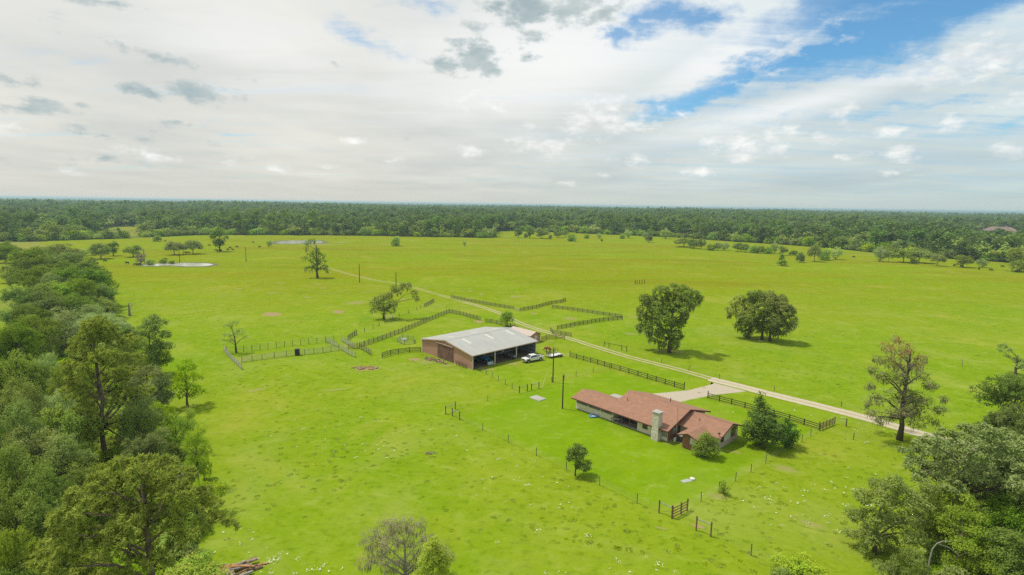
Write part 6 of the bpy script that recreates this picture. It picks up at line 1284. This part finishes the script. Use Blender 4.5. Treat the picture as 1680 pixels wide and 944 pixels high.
# ------------------------------------------------------------------ undergrowth, tufts, flowers
def inpoly(x, y, P):
    c = False; j = len(P) - 1
    for i in range(len(P)):
        if (P[i][1] > y) != (P[j][1] > y) and x < (P[j][0] - P[i][0]) * (y - P[i][1]) / (P[j][1] - P[i][1]) + P[i][0]: c = not c
        j = i
    return c
WOOD = [G(*p).xy for p in [(5, 560), (90, 455), (150, 462), (178, 500), (200, 560), (240, 650), (275, 742), (315, 800), (330, 850), (320, 944), (320, 1400), (-500, 1500), (-900, 800), (-300, 600)]]
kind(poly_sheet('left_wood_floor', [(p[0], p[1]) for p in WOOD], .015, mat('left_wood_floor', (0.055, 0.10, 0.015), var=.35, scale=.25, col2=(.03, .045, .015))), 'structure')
ug = np.random.default_rng(5); up_ = []
xs0 = [p[0] for p in WOOD]; ys0 = [p[1] for p in WOOD]
while len(up_) < 1500:
    x = ug.uniform(-190, max(xs0)); y = ug.uniform(25, max(ys0))
    if inpoly(x, y, WOOD): up_.append((x, y, 0))
n_ = len(up_); us = ug.uniform(.5, 1.25, n_)
scatter('undergrowth', up_, ug.uniform(0, 6.28, n_), np.stack([us, us, us * ug.uniform(.6, 1.1, n_)], 1), ug.integers(0, 2, n_), [[PROTO['bush_a'][0]], [PROTO['bush_b'][0]]])
RWD = [G(*p).xy for p in [(1560, 860), (1620, 800), (1760, 760), (2100, 900), (2100, 1300), (1450, 1300), (1470, 1000)]]
ur = []
while len(ur) < 260:
    x = ug.uniform(20, 130); y = ug.uniform(20, 90)
    if inpoly(x, y, RWD): ur.append((x, y, 0))
n_ = len(ur); us = ug.uniform(.4, 1.0, n_)
scatter('right_undergrowth', ur, ug.uniform(0, 6.28, n_), np.stack([us, us, us], 1), ug.integers(0, 2, n_), [[PROTO['bush_a'][0]], [PROTO['bush_b'][0]]])
# grass tussocks
def tuft(name, seed, n, R, H, L, matk):
    rg = np.random.default_rng(seed); a = rg.uniform(0, 6.28, n); f = np.sqrt(rg.random(n)) * R
    c = np.stack([np.cos(a) * f, np.sin(a) * f, H * (.3 + .5 * rg.random(n)) * (1 - .6 * (f / R) ** 2)], 1)
    V, Fq = cards(c, np.stack([np.cos(a) * .5, np.sin(a) * .5, .7 * np.ones(n)], 1) + rg.normal(size=(n, 3)) * .4, L * rg.uniform(.6, 1.3, n), L * .4, None, rg)
    return mesh_np(name, V, Fq, mats=[matk], tint=np.repeat(rg.random(n), 4))
GT = leaf_mat('tussock_grass', (0.20, 0.29, 0.012), (0.27, 0.36, 0.02), .5, .08); GT2 = leaf_mat('weed_leaves', (0.17, 0.26, 0.008), (0.23, 0.31, 0.014), .5, .08); GT3 = leaf_mat('straw_tuft', (0.23, 0.27, 0.04), (0.29, 0.30, 0.06), .45, .08)
tf = [[tuft('tuft_a', 1, 34, .55, .22, .30, GT)], [tuft('tuft_b', 2, 30, .45, .26, .26, GT2)], [tuft('tuft_c', 3, 26, .5, .2, .28, GT3)]]
LAWNW = [G(*p).xy for p in LAWN]
BLD = [[(BA + Matrix.Rotation(BR, 3, 'Z') @ Vector(q)).xy for q in ((-.5, -.5, 0), (23, -.5, 0), (23, 22.7, 0), (-.5, 22.7, 0))]]
tp = []; tpid = []; tsc = []
while len(tp) < 3200:
    r = 62 + 260 * ug.random() ** 1.1; a = ug.uniform(-.80, .80); x = math.sin(a) * r; y = math.cos(a) * r
    cl = math.sin(x * .09 + 2 * math.sin(y * .05)) + math.sin(y * .11 + 1.5 * math.sin(x * .07)) + ug.normal() * .9
    if cl < .2: continue
    if inpoly(x, y, LAWNW) or inpoly(x, y, BLD[0]): continue
    q = ug.random(); k = 0 if q < .50 else (1 if q < .86 else 2)
    tp.append((x, y, 0)); tpid.append(k); s_ = ug.uniform(.35, 1.0) * (1.4 if k == 1 and ug.random() < .03 else 1); tsc.append((s_, s_ * ug.uniform(.5, 1), s_ * ug.uniform(.15, .45)))
scatter('grass_tussocks', tp, ug.uniform(0, 6.28, len(tp)), tsc, tpid, tf)
def flower(name, seed, n, R, L, mt):
    rg = np.random.default_rng(seed); c = np.stack([rg.normal(size=n) * R, rg.normal(size=n) * R, rg.uniform(.12, .3, n)], 1)
    V, Fq = cards(c, rg.normal(size=(n, 3)) * .5 + np.array([0, 0, 1.]), L * rg.uniform(.6, 1.2, n), L * .8, None, rg); return mesh_np(name, V, Fq, mats=[mt])
WF = mat('white_wildflowers', (.78, .76, .62), var=.05); wf = [[flower('flower_a', 1, 7, .12, .16, WF)], [flower('flower_b', 2, 14, .28, .17, WF)], [flower('flower_c', 3, 4, .06, .18, WF)]]
wp = []; 
while len(wp) < 300:
    px = ug.uniform(340, 1560); py = 944 - 300 * ug.random() ** 1.5; p = G(px, py)
    cl = math.sin(p.x * .14 + 1.5 * math.sin(p.y * .11)) + math.sin(p.y * .17 + p.x * .05) + ug.normal() * .7
    if cl < .75: continue
    if inpoly(p.x, p.y, LAWNW) and ug.random() < .75: continue
    wp.append((p.x, p.y, 0))
n_ = len(wp); us = ug.uniform(.35, .95, n_); scatter('wildflowers', wp, ug.uniform(0, 6.28, n_), np.stack([us] * 3, 1), ug.integers(0, 3, n_), wf)

# ------------------------------------------------------------------ haze
hz_mb = MB(); hz_mb.box(-21990, 21990, -390, 23990, -1.0, 46.5)
HM = bpy.data.materials.new('haze_air'); HM.use_nodes = True; HM.node_tree.nodes.clear(); t = NT(HM.node_tree)
pv = t.node('ShaderNodeVolumePrincipled', ins={'Color': (0.58, 0.80, 0.88), 'Density': 1.35e-4, 'Anisotropy': 0.2})
t.l.new(pv.outputs[0], t.node('ShaderNodeOutputMaterial').inputs['Volume'])
kind(ob('haze', hz_mb.mesh('haze', HM)), 'stuff')
